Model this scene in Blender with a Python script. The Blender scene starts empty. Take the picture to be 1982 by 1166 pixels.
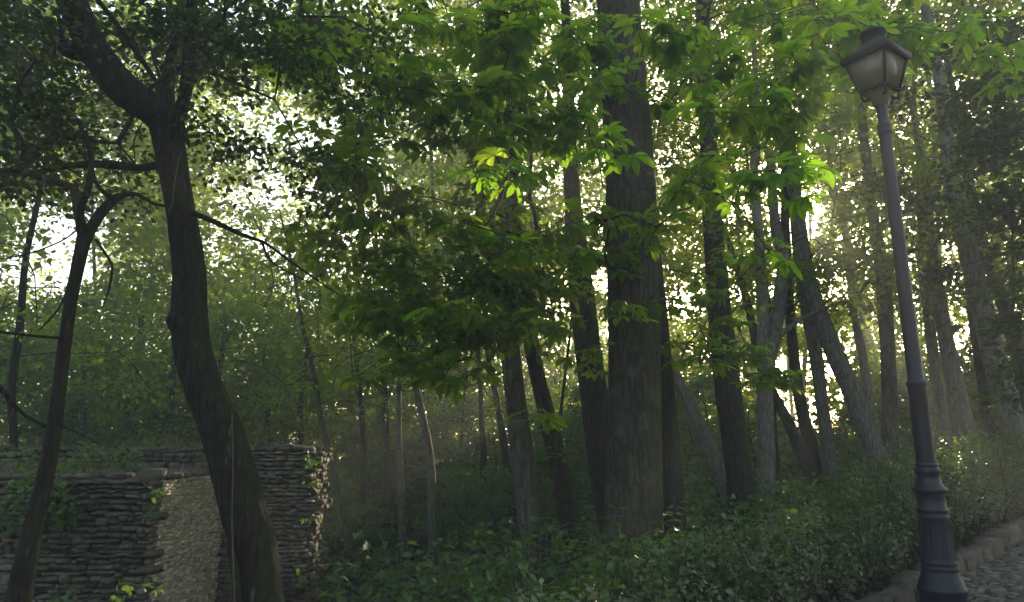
import bpy, math, random
import numpy as np
from mathutils import Vector, Matrix, Euler

random.seed(7)
R = np.random.default_rng(11)
sc = bpy.context.scene
C = bpy.context.collection
E = 1.5                                   # eye height, metres
F = 1339.0                                # focal length in photo pixels (photo 1982 wide)
PITCH = math.radians(12.4)
SUN_AZ, SUN_EL = 23.7, 17.0                # degrees right of straight ahead, above the horizon

# ------------------------------------------------------------------ camera
cam = bpy.data.cameras.new('camera')
cam.sensor_width = 36.0
cam.lens = 36.0 * F / 1982.0
cam.clip_start, cam.clip_end = 0.05, 1000
camo = bpy.data.objects.new('camera', cam)
camo.location = (0, 0, E)
camo.rotation_euler = (math.radians(90) + PITCH, 0, 0)
C.objects.link(camo)
sc.camera = camo

# ------------------------------------------------------------------ sky, sun, exposure
world = bpy.data.worlds.new('World')
sc.world = world
world.use_nodes = True
wn = world.node_tree.nodes
bg = wn['Background']
sky = wn.new('ShaderNodeTexSky')
sky.sky_type = 'NISHITA'
sky.sun_disc = False
sky.sun_elevation = math.radians(SUN_EL)
sky.sun_rotation = math.radians(SUN_AZ)
sky.air_density = 1.0
sky.dust_density = 3.0
sky.ozone_density = 0.35
world.node_tree.links.new(sky.outputs['Color'], bg.inputs['Color'])
bg.inputs['Strength'].default_value = 0.15

sd = bpy.data.lights.new('sun', 'SUN')
sd.energy = 5.0
sd.angle = math.radians(0.5)
sd.color = (1.0, 0.86, 0.62)
so = bpy.data.objects.new('sun', sd)
az, el = math.radians(SUN_AZ), math.radians(SUN_EL)
SUN = np.array([math.sin(az) * math.cos(el), math.cos(az) * math.cos(el), math.sin(el)])
so.rotation_euler = Vector(SUN).to_track_quat('Z', 'Y').to_euler()
so.location = (10, 20, 30)
C.objects.link(so)

sc.view_settings.view_transform = 'Standard'
sc.view_settings.look = 'None'
sc.view_settings.gamma = 1.0
sc.view_settings.use_curve_mapping = False
sc.view_settings.exposure = 2.25
sc.render.engine = 'CYCLES'
cy = sc.cycles
cy.max_bounces = 7
cy.diffuse_bounces = 4
cy.glossy_bounces = 2
cy.transmission_bounces = 4
cy.transparent_max_bounces = 6
cy.volume_bounces = 0
cy.sample_clamp_indirect = 4.0
cy.use_denoising = True
HAZE = 0.0068

# ------------------------------------------------------------------ helpers
cp, sp = math.cos(PITCH), math.sin(PITCH)


def at(px, py, depth):
    """world point on the photo ray through pixel (px, py) at forward distance depth"""
    r, d = px - 991.0, py - 583.0
    X, Y, Z = r, F * cp + d * sp, F * sp - d * cp
    t = depth / Y
    return np.array([X * t, depth, Z * t + E])


def mpp(py, depth):
    """metres per photo pixel at that distance"""
    return depth / (F * cp + (py - 583.0) * sp)


def smooth(a, b, x):
    t = np.clip((x - a) / (b - a), 0, 1)
    return t * t * (3 - 2 * t)


KD = np.array([1.43, 1.28])                 # direction of the kerb, uphill to the right
KL = float(np.hypot(*KD))
KD = KD / KL
KN = np.array([-KD[1], KD[0]])             # away from the path, into the wood
K1 = np.array([3.93, 6.38])


def path_z(x, y):
    return E - 1.385 + 0.093 * x - 0.008 * y


def ground_z(x, y):
    x = np.asarray(x, float)
    y = np.asarray(y, float)
    s = (x - K1[0]) * KN[0] + (y - K1[1]) * KN[1]
    v = E - 2.05 + 0.19 * (np.clip(x, -2, 11) + 2) - 0.55 * smooth(1.0, -4, x)
    v = v + 0.4 * smooth(11, 30, x) + 0.10 * np.sin(x * 0.7 + 1) * np.sin(y * 0.5)
    w = smooth(0.7, 4.5, s)
    px = np.clip(x, -14, 14)
    return (path_z(px, np.clip(y, -14, 24)) - 0.03) * (1 - w) + v * w


def mesh_np(name, V, F3, smooth_shade=False, uv=None):
    V = np.ascontiguousarray(V, np.float32)
    F3 = np.ascontiguousarray(F3, np.int32)
    k = F3.shape[1]
    me = bpy.data.meshes.new(name)
    me.vertices.add(len(V))
    me.vertices.foreach_set('co', V.ravel())
    me.loops.add(F3.size)
    me.loops.foreach_set('vertex_index', F3.ravel())
    me.polygons.add(len(F3))
    me.polygons.foreach_set('loop_start', np.arange(0, F3.size, k, dtype=np.int32))
    if smooth_shade:
        me.polygons.foreach_set('use_smooth', np.ones(len(F3), bool))
    if uv is not None:
        l = me.uv_layers.new(name='UVMap')
        l.data.foreach_set('uv', np.ascontiguousarray(uv[F3.ravel()], np.float32).ravel())
    me.update(calc_edges=True)
    return me


class MB:
    """collects triangles into one mesh"""

    def __init__(self):
        self.v, self.f, self.n = [], [], 0

    def add(self, V, F3):
        V = np.asarray(V, float)
        F3 = np.asarray(F3, int)
        if F3.shape[1] == 4:
            F3 = np.concatenate([F3[:, [0, 1, 2]], F3[:, [0, 2, 3]]])
        self.v.append(V)
        self.f.append(F3 + self.n)
        self.n += len(V)

    def mesh(self, name, smooth_shade=False, origin=(0, 0, 0)):
        return mesh_np(name, np.concatenate(self.v) - np.asarray(origin), np.concatenate(self.f), smooth_shade)


def link(name, data, mat=None, parent=None, loc=None, kind=None, label=None):
    o = bpy.data.objects.new(name, data)
    C.objects.link(o)
    if mat is not None and data is not None and not data.materials:
        data.materials.append(mat)
    if parent is not None:
        o.parent = parent
    if loc is not None:
        o.location = loc
    if kind:
        o['kind'] = kind
    if label:
        o['label'] = label
    return o


def thing(name, label, cat, loc=(0, 0, 0), group=None, rz=0.0):
    o = bpy.data.objects.new(name, None)
    o.empty_display_size = 0.2
    C.objects.link(o)
    o.location = loc
    o.rotation_euler = (0, 0, rz)
    o['label'], o['category'] = label, cat
    if group:
        o['group'] = group
    return o


def catmull(P, per):
    P = np.asarray(P, float)
    Q = np.concatenate([[2 * P[0] - P[1]], P, [2 * P[-1] - P[-2]]])
    out = []
    for i in range(1, len(Q) - 2):
        p0, p1, p2, p3 = Q[i - 1], Q[i], Q[i + 1], Q[i + 2]
        for t in np.linspace(0, 1, per, endpoint=False):
            out.append(0.5 * ((2 * p1) + (-p0 + p2) * t + (2 * p0 - 5 * p1 + 4 * p2 - p3) * t * t + (-p0 + 3 * p1 - 3 * p2 + p3) * t ** 3))
    out.append(P[-1])
    return np.array(out)


def tube(mb, P, r, sides=8, rough=0.0, cap=True):
    """P (n,3), r (n,) -> tube; rough adds uneven ridges along it"""
    P = np.asarray(P, float)
    r = np.asarray(r, float)
    n = len(P)
    T = np.gradient(P, axis=0)
    T /= np.linalg.norm(T, axis=1)[:, None] + 1e-9
    ref = np.array([1.0, 0.15, 0.1]) if abs(T[0][0]) < 0.8 else np.array([0.1, 1.0, 0.2])
    A = ref - T * (T @ ref)[:, None]
    A /= np.linalg.norm(A, axis=1)[:, None] + 1e-9
    B = np.cross(T, A)
    th = np.linspace(0, 2 * np.pi, sides, endpoint=False)
    rr = np.repeat(r[:, None], sides, 1)
    if rough > 0:
        s = np.cumsum(np.r_[0, np.linalg.norm(np.diff(P, axis=0), axis=1)])
        m = np.zeros((n, sides))
        for k, am in ((2, .9), (3, .7), (5, .6), (9, .35), (14, .3)):
            ph = R.uniform(0, 6.28)
            fq = R.uniform(.4, 1.3)
            m += am * np.sin(k * th[None, :] + ph + 1.2 * np.sin(s[:, None] * fq * 2 + R.uniform(0, 6)))
        m += R.normal(0, .35, (n, sides))
        rr = rr * (1 + rough * m)
    V = P[:, None, :] + rr[:, :, None] * (A[:, None, :] * np.cos(th)[None, :, None] + B[:, None, :] * np.sin(th)[None, :, None])
    V = V.reshape(-1, 3)
    i = np.arange(n - 1)[:, None] * sides
    j = np.arange(sides)[None, :]
    j2 = (j + 1) % sides
    Q = np.stack([i + j, i + j2, i + sides + j2, i + sides + j], -1).reshape(-1, 4)
    mb.add(V, Q)
    if cap:
        b = (n - 1) * sides
        mb.add(np.concatenate([V[b:b + sides], P[-1:] + T[-1] * r[-1] * 0.4]), [[k, (k + 1) % sides, sides] for k in range(sides)])


# leaf templates: (u along, v across, w up), triangles
KITE = (np.array([[0, 0, 0], [.42, .34, .09], [1, 0, -.04], [.42, -.34, .09]]), np.array([[0, 2, 1], [0, 3, 2]]))
OVATE = (np.array([[0, 0, 0], [.5, 0, -.03], [1, 0, -.14], [.16, .24, .06], [.48, .33, .08], [.8, .17, 0.0], [.16, -.24, .06], [.48, -.33, .08], [.8, -.17, 0.0]]),
         np.array([[0, 1, 3], [3, 1, 4], [4, 1, 5], [5, 1, 2], [0, 6, 1], [6, 7, 1], [7, 8, 1], [8, 2, 1]]))


def leaf_cloud(mb, P, size, up=0.9, droop=0.25, tmpl=KITE, out=None, jit=0.3, rng=R):
    """one leaf per point, blades roughly level with random tilt"""
    n = len(P)
    if n == 0:
        return
    N = rng.normal(0, 1, (n, 3))
    N[:, 2] += up * 2.2
    N /= np.linalg.norm(N, axis=1)[:, None]
    A = rng.normal(0, 1, (n, 3))
    if out is not None:
        A = A * .6 + out
    A[:, 2] -= droop * 2
    A -= N * (A * N).sum(1)[:, None]
    A /= np.linalg.norm(A, axis=1)[:, None] + 1e-9
    S = np.cross(N, A)
    L = (size * rng.uniform(1 - jit, 1 + jit, n))[:, None, None]
    t, f = tmpl
    V = P[:, None, :] + L * (t[None, :, 0, None] * A[:, None, :] + t[None, :, 1, None] * S[:, None, :] + t[None, :, 2, None] * N[:, None, :])
    k = len(t)
    mb.add(V.reshape(-1, 3), (np.arange(n)[:, None, None] * k + f[None]).reshape(-1, 3))


def clump_points(cen, rad, n, flat=0.5, rng=R):
    """points in a flattened tuft; denser to the rim so that tufts read as sprays"""
    d = rng.normal(0, 1, (n, 3))
    d /= np.linalg.norm(d, axis=1)[:, None] + 1e-9
    q = d * (rng.uniform(0.05, 1, n) ** 0.55)[:, None] * rad
    q[:, 2] *= flat
    q[:, 2] -= 0.22 * (q[:, 0] ** 2 + q[:, 1] ** 2) / max(rad, .01)
    return cen + q, d


TUBES = []                                 # gaps in the wood that the low sun shines through (point, radius)


def sun_gap(P, keep=0.06, start=1.2):
    """mask of points to keep: the wood is open along the low sun"""
    m = np.ones(len(P), bool)
    for c, r in TUBES:
        q = P - c
        a = q @ SUN
        d = np.linalg.norm(q - a[:, None] * SUN, axis=1)
        m &= ~((a > start) & (d < r) & (R.random(len(P)) > keep))
    return m


def grow(mb, trunk, targets, tip=0.006, expo=0.45, sides=5, sag=0.12, maxr=0.08):
    """branches from trunk nodes to every target, joining one another on the way"""
    nodes = [np.asarray(p, float) for p in trunk]
    par = [-1] * len(nodes)
    nt = len(nodes)
    T0 = np.array(nodes)
    targets = np.asarray(targets, float)
    order = np.argsort([np.min(np.linalg.norm(T0 - t, axis=1)) for t in targets])
    for i in order:
        t = targets[i]
        A = np.array(nodes)
        d = np.linalg.norm(A - t, axis=1) + np.where(A[:, 2] > t[2] + .3, .15, 0) * np.linalg.norm(A - t, axis=1)
        k = int(np.argmin(d))
        a = nodes[k]
        L = np.linalg.norm(t - a)
        m = max(2, int(L / 0.35))
        prev = k
        side = R.normal(0, .09, 3) * L
        for j in range(1, m + 1):
            u = j / m
            p = a + (t - a) * u + side * math.sin(math.pi * u) + np.array([0, 0, sag * L * math.sin(math.pi * u)]) + (R.normal(0, .018, 3) if j < m else 0)
            nodes.append(p)
            par.append(prev)
            prev = len(nodes) - 1
    cnt = np.zeros(len(nodes))
    has = np.zeros(len(nodes), int)
    for i in range(len(nodes) - 1, nt - 1, -1):
        cnt[i] = max(cnt[i], 1)
        if par[i] >= 0:
            cnt[par[i]] += cnt[i]
            has[par[i]] += 1
    rad = np.minimum(tip * cnt ** expo, maxr)
    done = set()
    for i in range(len(nodes) - 1, nt - 1, -1):
        if i in done:
            continue
        ch = [i]
        while par[ch[-1]] >= 0:
            done.add(ch[-1])
            p = par[ch[-1]]
            ch.append(p)
            if p in done or p < nt:
                break
        ch = ch[::-1]
        P = np.array([nodes[c] for c in ch])
        rr = np.array([rad[c] for c in ch])
        rr[0] = rr[1] * 1.1
        tube(mb, P, rr, sides)
    return nodes


# ------------------------------------------------------------------ materials
def new_mat(name):
    m = bpy.data.materials.new(name)
    m.use_nodes = True
    m.node_tree.nodes.clear()
    return m, m.node_tree.nodes, m.node_tree.links


def N(nodes, t, **kw):
    n = nodes.new('ShaderNode' + t)
    for k, v in kw.items():
        if k in ('operation', 'blend_type', 'data_type', 'noise_dimensions', 'feature', 'wave_type', 'distance'):
            setattr(n, k, v)
        else:
            n.inputs[k].default_value = v
    return n


def ramp(nodes, stops):
    r = nodes.new('ShaderNodeValToRGB')
    e = r.color_ramp.elements
    e[0].position, e[0].color = stops[0][0], (*stops[0][1], 1)
    e[1].position, e[1].color = stops[-1][0], (*stops[-1][1], 1)
    for p, c in stops[1:-1]:
        x = e.new(p)
        x.color = (*c, 1)
    return r


def leaf_mat(name, cols, trans, tmix=0.5, rough=0.5, veins=False, spec=0.25, per_object=False):
    """blade that reflects its green and lets yellower light through"""
    m, n, l = new_mat(name)
    out = n.new('ShaderNodeOutputMaterial')
    if per_object:
        rnd = n.new('ShaderNodeObjectInfo').outputs['Random']
    else:
        rnd = n.new('ShaderNodeNewGeometry').outputs['Random Per Island']
    cr = ramp(n, [(i / (len(cols) - 1), c) for i, c in enumerate(cols)])
    l.new(rnd, cr.inputs[0])
    tr = ramp(n, [(i / (len(trans) - 1), c) for i, c in enumerate(trans)])
    l.new(rnd, tr.inputs[0])
    col, tcol = cr.outputs[0], tr.outputs[0]
    ge = n.new('ShaderNodeNewGeometry')
    no = N(n, 'TexNoise', Scale=2.3, Detail=3.0)
    l.new(ge.outputs['Position'], no.inputs['Vector'])
    mx = N(n, 'Mix', data_type='RGBA', blend_type='MULTIPLY')
    mr = ramp(n, [(.3, (.55, .6, .55)), (.7, (1.25, 1.2, 1.1))])
    l.new(no.outputs['Fac'], mr.inputs[0])
    mx.inputs[0].default_value = 1
    l.new(col, mx.inputs[6])
    l.new(mr.outputs[0], mx.inputs[7])
    col = mx.outputs[2]
    p = N(n, 'BsdfPrincipled', Roughness=rough)
    p.inputs['Specular IOR Level'].default_value = spec
    tl = n.new('ShaderNodeBsdfTranslucent')
    if veins:
        uv = n.new('ShaderNodeUVMap')
        sx = n.new('ShaderNodeSeparateXYZ')
        l.new(uv.outputs[0], sx.inputs[0])
        ab = N(n, 'Math', operation='ABSOLUTE')
        l.new(sx.outputs['Y'], ab.inputs[0])
        a1 = N(n, 'Math', operation='MULTIPLY')
        l.new(sx.outputs['X'], a1.inputs[0])
        a1.inputs[1].default_value = 70
        a2 = N(n, 'Math', operation='MULTIPLY_ADD')
        l.new(ab.outputs[0], a2.inputs[0])
        a2.inputs[1].default_value = -45
        l.new(a1.outputs[0], a2.inputs[2])
        sn = N(n, 'Math', operation='SINE')
        l.new(a2.outputs[0], sn.inputs[0])
        b = n.new('ShaderNodeBump')
        b.inputs['Strength'].default_value = .5
        b.inputs['Distance'].default_value = .004
        l.new(sn.outputs[0], b.inputs['Height'])
        l.new(b.outputs[0], p.inputs['Normal'])
        l.new(b.outputs[0], tl.inputs['Normal'])
        mid = ramp(n, [(0.0, (.45, .42, .3)), (0.05, (.5, .5, .38)), (.1, (1, 1, 1))])
        l.new(ab.outputs[0], mid.inputs[0])
        m2 = N(n, 'Mix', data_type='RGBA', blend_type='MULTIPLY')
        m2.inputs[0].default_value = .8
        l.new(tcol, m2.inputs[6])
        l.new(mid.outputs[0], m2.inputs[7])
        sv = ramp(n, [(.0, (1, 1, 1)), (.86, (1, 1, 1)), (1, (.62, .62, .5))])
        l.new(sn.outputs[0], sv.inputs[0])
        m3 = N(n, 'Mix', data_type='RGBA', blend_type='MULTIPLY')
        m3.inputs[0].default_value = .8
        l.new(m2.outputs[2], m3.inputs[6])
        l.new(sv.outputs[0], m3.inputs[7])
        tcol = m3.outputs[2]
    l.new(col, p.inputs['Base Color'])
    l.new(tcol, tl.inputs['Color'])
    ms = n.new('ShaderNodeMixShader')
    ms.inputs[0].default_value = tmix
    l.new(p.outputs[0], ms.inputs[1])
    l.new(tl.outputs[0], ms.inputs[2])
    l.new(ms.outputs[0], out.inputs['Surface'])
    return m


def bark_mat(name, dark, light, moss=0.5, lichen=0.3, scale=1.0, bump=1.0, flecks=False):
    m, n, l = new_mat(name)
    out = n.new('ShaderNodeOutputMaterial')
    p = N(n, 'BsdfPrincipled', Roughness=.9)
    p.inputs['Specular IOR Level'].default_value = .15
    tc = n.new('ShaderNodeTexCoord')
    mp = n.new('ShaderNodeMapping')
    mp.inputs['Scale'].default_value = (1, 1, .22)
    l.new(tc.outputs['Object'], mp.inputs['Vector'])
    n1 = N(n, 'TexNoise', Scale=26.0 * scale, Detail=6.0, Roughness=.65, Distortion=.6)
    l.new(mp.outputs[0], n1.inputs['Vector'])
    vo = N(n, 'TexVoronoi', feature='DISTANCE_TO_EDGE', Scale=17.0 * scale)
    l.new(mp.outputs[0], vo.inputs['Vector'])
    n2 = N(n, 'TexNoise', Scale=13.0 if flecks else 2.6, Detail=5.0, Roughness=.6)
    l.new((mp.outputs[0] if flecks else tc.outputs['Object']), n2.inputs['Vector'])
    cr = ramp(n, [(.28, dark), (.5, tuple((a + b) / 2 for a, b in zip(dark, light))), (.75, light)])
    l.new(n1.outputs['Fac'], cr.inputs[0])
    crk = ramp(n, [(0, (.35, .33, .3)), (.12, (1, 1, 1))])
    l.new(vo.outputs['Distance'], crk.inputs[0])
    mu = N(n, 'Mix', data_type='RGBA', blend_type='MULTIPLY')
    mu.inputs[0].default_value = .7
    l.new(cr.outputs[0], mu.inputs[6])
    l.new(crk.outputs[0], mu.inputs[7])
    # pale lichen blotches
    lr = ramp(n, [(.63 if flecks else .56, (0, 0, 0)), (.7 if flecks else .66, (lichen,) * 3)])
    l.new(n2.outputs['Fac'], lr.inputs[0])
    ml = N(n, 'Mix', data_type='RGBA')
    l.new(lr.outputs[0], ml.inputs[0])
    l.new(mu.outputs[2], ml.inputs[6])
    ml.inputs[7].default_value = (.17, .165, .14, 1)
    # moss grows on the damp side (towards +x) in patches
    ge = n.new('ShaderNodeNewGeometry')
    sx = n.new('ShaderNodeSeparateXYZ')
    l.new(ge.outputs['Normal'], sx.inputs[0])
    n3 = N(n, 'TexNoise', Scale=4.0, Detail=6.0, Roughness=.7)
    l.new(tc.outputs['Object'], n3.inputs['Vector'])
    ad = N(n, 'Math', operation='MULTIPLY_ADD')
    l.new(sx.outputs['X'], ad.inputs[0])
    ad.inputs[1].default_value = .34
    l.new(n3.outputs['Fac'], ad.inputs[2])
    mr = ramp(n, [(.60, (0, 0, 0)), (.82, (moss,) * 3)])
    l.new(ad.outputs[0], mr.inputs[0])
    mm = N(n, 'Mix', data_type='RGBA')
    l.new(mr.outputs[0], mm.inputs[0])
    l.new(ml.outputs[2], mm.inputs[6])
    mm.inputs[7].default_value = (.045, .065, .014, 1)
    l.new(mm.outputs[2], p.inputs['Base Color'])
    hs = N(n, 'Math', operation='MULTIPLY_ADD')
    l.new(vo.outputs['Distance'], hs.inputs[0])
    hs.inputs[1].default_value = 1.6
    l.new(n1.outputs['Fac'], hs.inputs[2])
    b = n.new('ShaderNodeBump')
    b.inputs['Strength'].default_value = 1.0 * bump
    b.inputs['Distance'].default_value = .035
    l.new(hs.outputs[0], b.inputs['Height'])
    l.new(b.outputs[0], p.inputs['Normal'])
    l.new(p.outputs[0], out.inputs['Surface'])
    return m


def rough_mat(name, stops, scale=6.0, bump=.5, dist=.02, rough=.9, per_object=0.0, island=0.0, detail=6.0, spec=.2, metallic=0.0, scale2=None):
    """noise-coloured rough solid; per_object / island vary the tone from piece to piece"""
    m, n, l = new_mat(name)
    out = n.new('ShaderNodeOutputMaterial')
    p = N(n, 'BsdfPrincipled', Roughness=rough, Metallic=metallic)
    p.inputs['Specular IOR Level'].default_value = spec
    ge = n.new('ShaderNodeNewGeometry')
    n1 = N(n, 'TexNoise', Scale=scale, Detail=detail, Roughness=.62)
    l.new(ge.outputs['Position'], n1.inputs['Vector'])
    cr = ramp(n, stops)
    l.new(n1.outputs['Fac'], cr.inputs[0])
    col = cr.outputs[0]
    if per_object or island:
        rnd = n.new('ShaderNodeObjectInfo').outputs['Random'] if per_object else ge.outputs['Random Per Island']
        k = per_object or island
        rr = ramp(n, [(0, (1 - k, 1 - k, 1 - k)), (.5, (1, .98, .93)), (1, (1 + k, 1 + .94 * k, 1 + .85 * k))])
        l.new(rnd, rr.inputs[0])
        mu = N(n, 'Mix', data_type='RGBA', blend_type='MULTIPLY')
        mu.inputs[0].default_value = 1
        l.new(col, mu.inputs[6])
        l.new(rr.outputs[0], mu.inputs[7])
        col = mu.outputs[2]
    l.new(col, p.inputs['Base Color'])
    n2 = N(n, 'TexNoise', Scale=scale2 or scale * 7, Detail=5.0, Roughness=.6)
    l.new(ge.outputs['Position'], n2.inputs['Vector'])
    b = n.new('ShaderNodeBump')
    b.inputs['Strength'].default_value = bump
    b.inputs['Distance'].default_value = dist
    l.new(n2.outputs['Fac'], b.inputs['Height'])
    l.new(b.outputs[0], p.inputs['Normal'])
    l.new(p.outputs[0], out.inputs['Surface'])
    return m


M = {}
M['chestnut'] = leaf_mat('chestnut_leaf', [(.05, .095, .013), (.065, .115, .016), (.085, .12, .018)], [(.24, .47, .014), (.31, .52, .016), (.4, .54, .02)], .62, .45, True, .3, True)
M['young'] = leaf_mat('sunlit_chestnut_leaf', [(.09, .2, .02), (.11, .23, .024)], [(.3, .58, .02), (.34, .6, .025)], .5, .4, True, .3, True)  # bright sprigs: sunlight on them is put into the leaf colour
M['yellowing'] = leaf_mat('yellowing_leaf', [(.16, .16, .012), (.2, .2, .015)], [(.5, .5, .01), (.55, .5, .01)], .6, .45, True, .3, True)
M['dark'] = leaf_mat('dark_leaf', [(.014, .028, .01), (.024, .042, .012), (.035, .058, .016)], [(.05, .09, .01), (.08, .13, .012), (.12, .17, .016)], .4, .42, False, .35)  # unlit leaves: their shade is put into colour and low translucency
M['lime'] = leaf_mat('lime_leaf', [(.04, .07, .014), (.06, .095, .018), (.08, .115, .022)], [(.2, .31, .014), (.27, .38, .016), (.34, .41, .02)], .5, .5, False, .3)
M['far'] = leaf_mat('wood_leaf', [(.035, .062, .016), (.055, .085, .02), (.085, .115, .026)], [(.21, .33, .02), (.3, .41, .022), (.42, .46, .028)], .55, .6, False, .2)
M['under'] = leaf_mat('undergrowth_leaf', [(.03, .07, .02), (.045, .1, .026), (.065, .125, .034)], [(.1, .22, .014), (.14, .26, .016), (.2, .3, .02)], .4, .45, False, .45)
M['shrub'] = leaf_mat('shrub_leaf', [(.03, .085, .022), (.042, .105, .026), (.06, .13, .034)], [(.09, .28, .016), (.13, .32, .018), (.2, .36, .02)], .45, .45, False, .4)
M['hedge'] = leaf_mat('hedge_leaf', [(.07, .095, .05), (.105, .135, .072), (.15, .18, .1)], [(.1, .18, .02), (.14, .22, .02), (.18, .24, .03)], .3, .5, False, .35)
M['bark_dark'] = bark_mat('dark_bark', (.010, .008, .005), (.036, .028, .019), moss=.25, lichen=.5, flecks=True)
M['bark'] = bark_mat('brown_bark', (.026, .023, .014), (.092, .08, .052), moss=.55, lichen=.3, scale=.8)
M['bark_grey'] = bark_mat('grey_bark', (.045, .04, .03), (.15, .135, .105), moss=.45, lichen=.35, scale=.8)
M['bark_pale'] = bark_mat('pale_bark', (.10, .092, .074), (.28, .26, .21), moss=.5, lichen=.45)  # pale grey bark, made paler still to carry light and haze on the trunks
M['bark_moss'] = bark_mat('mossy_bark', (.022, .02, .013), (.07, .06, .04), moss=.95, lichen=.1)
M['twig'] = rough_mat('twig_bark', [(.3, (.02, .016, .011)), (.7, (.06, .048, .034))], 20, .4, .004)
M['soil'] = rough_mat('forest_soil', [(.3, (.016, .014, .008)), (.5, (.035, .03, .016)), (.7, (.03, .042, .014))], 2.2, .8, .05, scale2=24)
M['stone'] = rough_mat('rubble_stone', [(.3, (.042, .036, .024)), (.5, (.075, .066, .046)), (.72, (.125, .112, .082))], 9, .9, .012, per_object=.42, scale2=60)
M['stone_back'] = rough_mat('rubble_stone_lit', [(.3, (.085, .075, .052)), (.5, (.14, .125, .09)), (.72, (.21, .19, .145))], 9, .9, .012, per_object=.35, scale2=60)  # brighter copy of the rubble stone; light from the hollow put into the colour
M['stone_mass'] = rough_mat('rubble_stone_small', [(.3, (.05, .043, .029)), (.5, (.088, .077, .054)), (.72, (.14, .125, .092))], 9, .9, .012, island=.35, scale2=60)
M['stone_pale'] = rough_mat('sunlit_pale_stone', [(.3, (.29, .255, .175)), (.5, (.4, .36, .255)), (.72, (.5, .455, .33))], 9, .9, .012, island=.3, scale2=60)  # side face stones; the sunlight that misses them is put into their colour
M['lime_wash'] = rough_mat('lime_wash', [(.3, (.2, .18, .13)), (.7, (.34, .31, .235))], 7, .9, .02)  # bright tone behind the side stones, light put into the colour
M['mortar'] = rough_mat('lime_mortar', [(.3, (.02, .016, .011)), (.7, (.05, .042, .03))], 7, .9, .02)
M['earth'] = rough_mat('wall_earth', [(.3, (.03, .025, .015)), (.6, (.065, .054, .034)), (.75, (.045, .05, .02))], 7, .9, .02)
M['kerb'] = rough_mat('kerb_stone', [(.3, (.04, .036, .026)), (.5, (.075, .068, .05)), (.7, (.12, .108, .084))], 9, 1.0, .02, per_object=.3)
M['cobble'] = rough_mat('cobble_stone', [(.3, (.035, .032, .028)), (.7, (.10, .093, .08))], 12, .6, .006, rough=.7, per_object=.35, spec=.35)
M['pebble'] = rough_mat('gutter_pebble', [(.3, (.06, .055, .045)), (.7, (.16, .145, .12))], 12, .5, .004, island=.4)
M['road'] = rough_mat('road_bed', [(.3, (.03, .027, .021)), (.7, (.07, .062, .048))], 9, .8, .01)
M['litter'] = rough_mat('dry_leaf', [(.3, (.05, .034, .018)), (.7, (.13, .09, .05))], 6, .3, .003, island=.5)
M['straw'] = rough_mat('dry_grass', [(.3, (.09, .075, .042)), (.7, (.18, .15, .09))], 6, .2, .002, island=.4)
M['vine'] = rough_mat('vine_stem', [(.3, (.06, .05, .028)), (.7, (.13, .115, .065))], 12, .4, .003)
M['iron'] = rough_mat('painted_iron', [(.3, (.003, .0035, .009)), (.55, (.005, .006, .014)), (.8, (.012, .012, .018))], 5, .25, .003, rough=.55, spec=.35, scale2=90)
M['iron_black'] = rough_mat('black_iron', [(.3, (.005, .005, .005)), (.7, (.011, .0105, .01))], 8, .25, .003, rough=.6, spec=.2, scale2=90)


def opal():
    m, n, l = new_mat('opal_glass')
    out = n.new('ShaderNodeOutputMaterial')
    p = N(n, 'BsdfPrincipled', Roughness=.22)
    no = N(n, 'TexNoise', Scale=9.0, Detail=5.0)
    ge = n.new('ShaderNodeNewGeometry')
    l.new(ge.outputs['Position'], no.inputs['Vector'])
    cr = ramp(n, [(.3, (.26, .23, .165)), (.7, (.38, .34, .255))])
    l.new(no.outputs['Fac'], cr.inputs[0])
    l.new(cr.outputs[0], p.inputs['Base Color'])
    tl = n.new('ShaderNodeBsdfTranslucent')
    tl.inputs['Color'].default_value = (.42, .4, .32, 1)
    ms = n.new('ShaderNodeMixShader')
    ms.inputs[0].default_value = .5
    l.new(p.outputs[0], ms.inputs[1])
    l.new(tl.outputs[0], ms.inputs[2])
    l.new(ms.outputs[0], out.inputs['Surface'])
    return m


M['opal'] = opal()

# ------------------------------------------------------------------ gaps for the low sun
TUBES += [(np.array([-3.43, 7.7, E - .9]), 1.05), (at(1560, 330, 5.0), .55), (at(1150, 290, 5.2), .45), (at(900, 330, 5.2), .45),
          (np.array([0, 0, E]), .5), (at(1900, 900, 8.0), .7), (at(1250, 1060, 5.0), .35),
          (at(1500, 330, 5.0), .4), (at(1440, 350, 5.1), .4), (at(975, 340, 5.5), .4), (at(1490, 490, 5.2), .35)]

# ------------------------------------------------------------------ ground
g1 = np.concatenate([np.linspace(-95, -16, 24), np.linspace(-15, 15, 101), np.linspace(16, 95, 24)])
g2 = np.concatenate([np.linspace(-95, -8, 20), np.linspace(-7, 22, 101), np.linspace(23, 95, 24)])
X, Y = np.meshgrid(g1, g2)
Z = ground_z(X, Y) + R.normal(0, .012, X.shape)
nx, ny = len(g1), len(g2)
I = np.arange(nx * ny).reshape(ny, nx)
Q = np.stack([I[:-1, :-1], I[:-1, 1:], I[1:, 1:], I[1:, :-1]], -1).reshape(-1, 4)
link('ground', mesh_np('ground', np.stack([X, Y, Z], -1).reshape(-1, 3), Q, True), M['soil'], kind='structure')

# ------------------------------------------------------------------ path of setts, gutter and kerb


def kpt(s, n):
    """point s metres along the kerb from K1 and n metres towards the wood (negative: path side)"""
    return K1 + KD * s + KN * n


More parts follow.
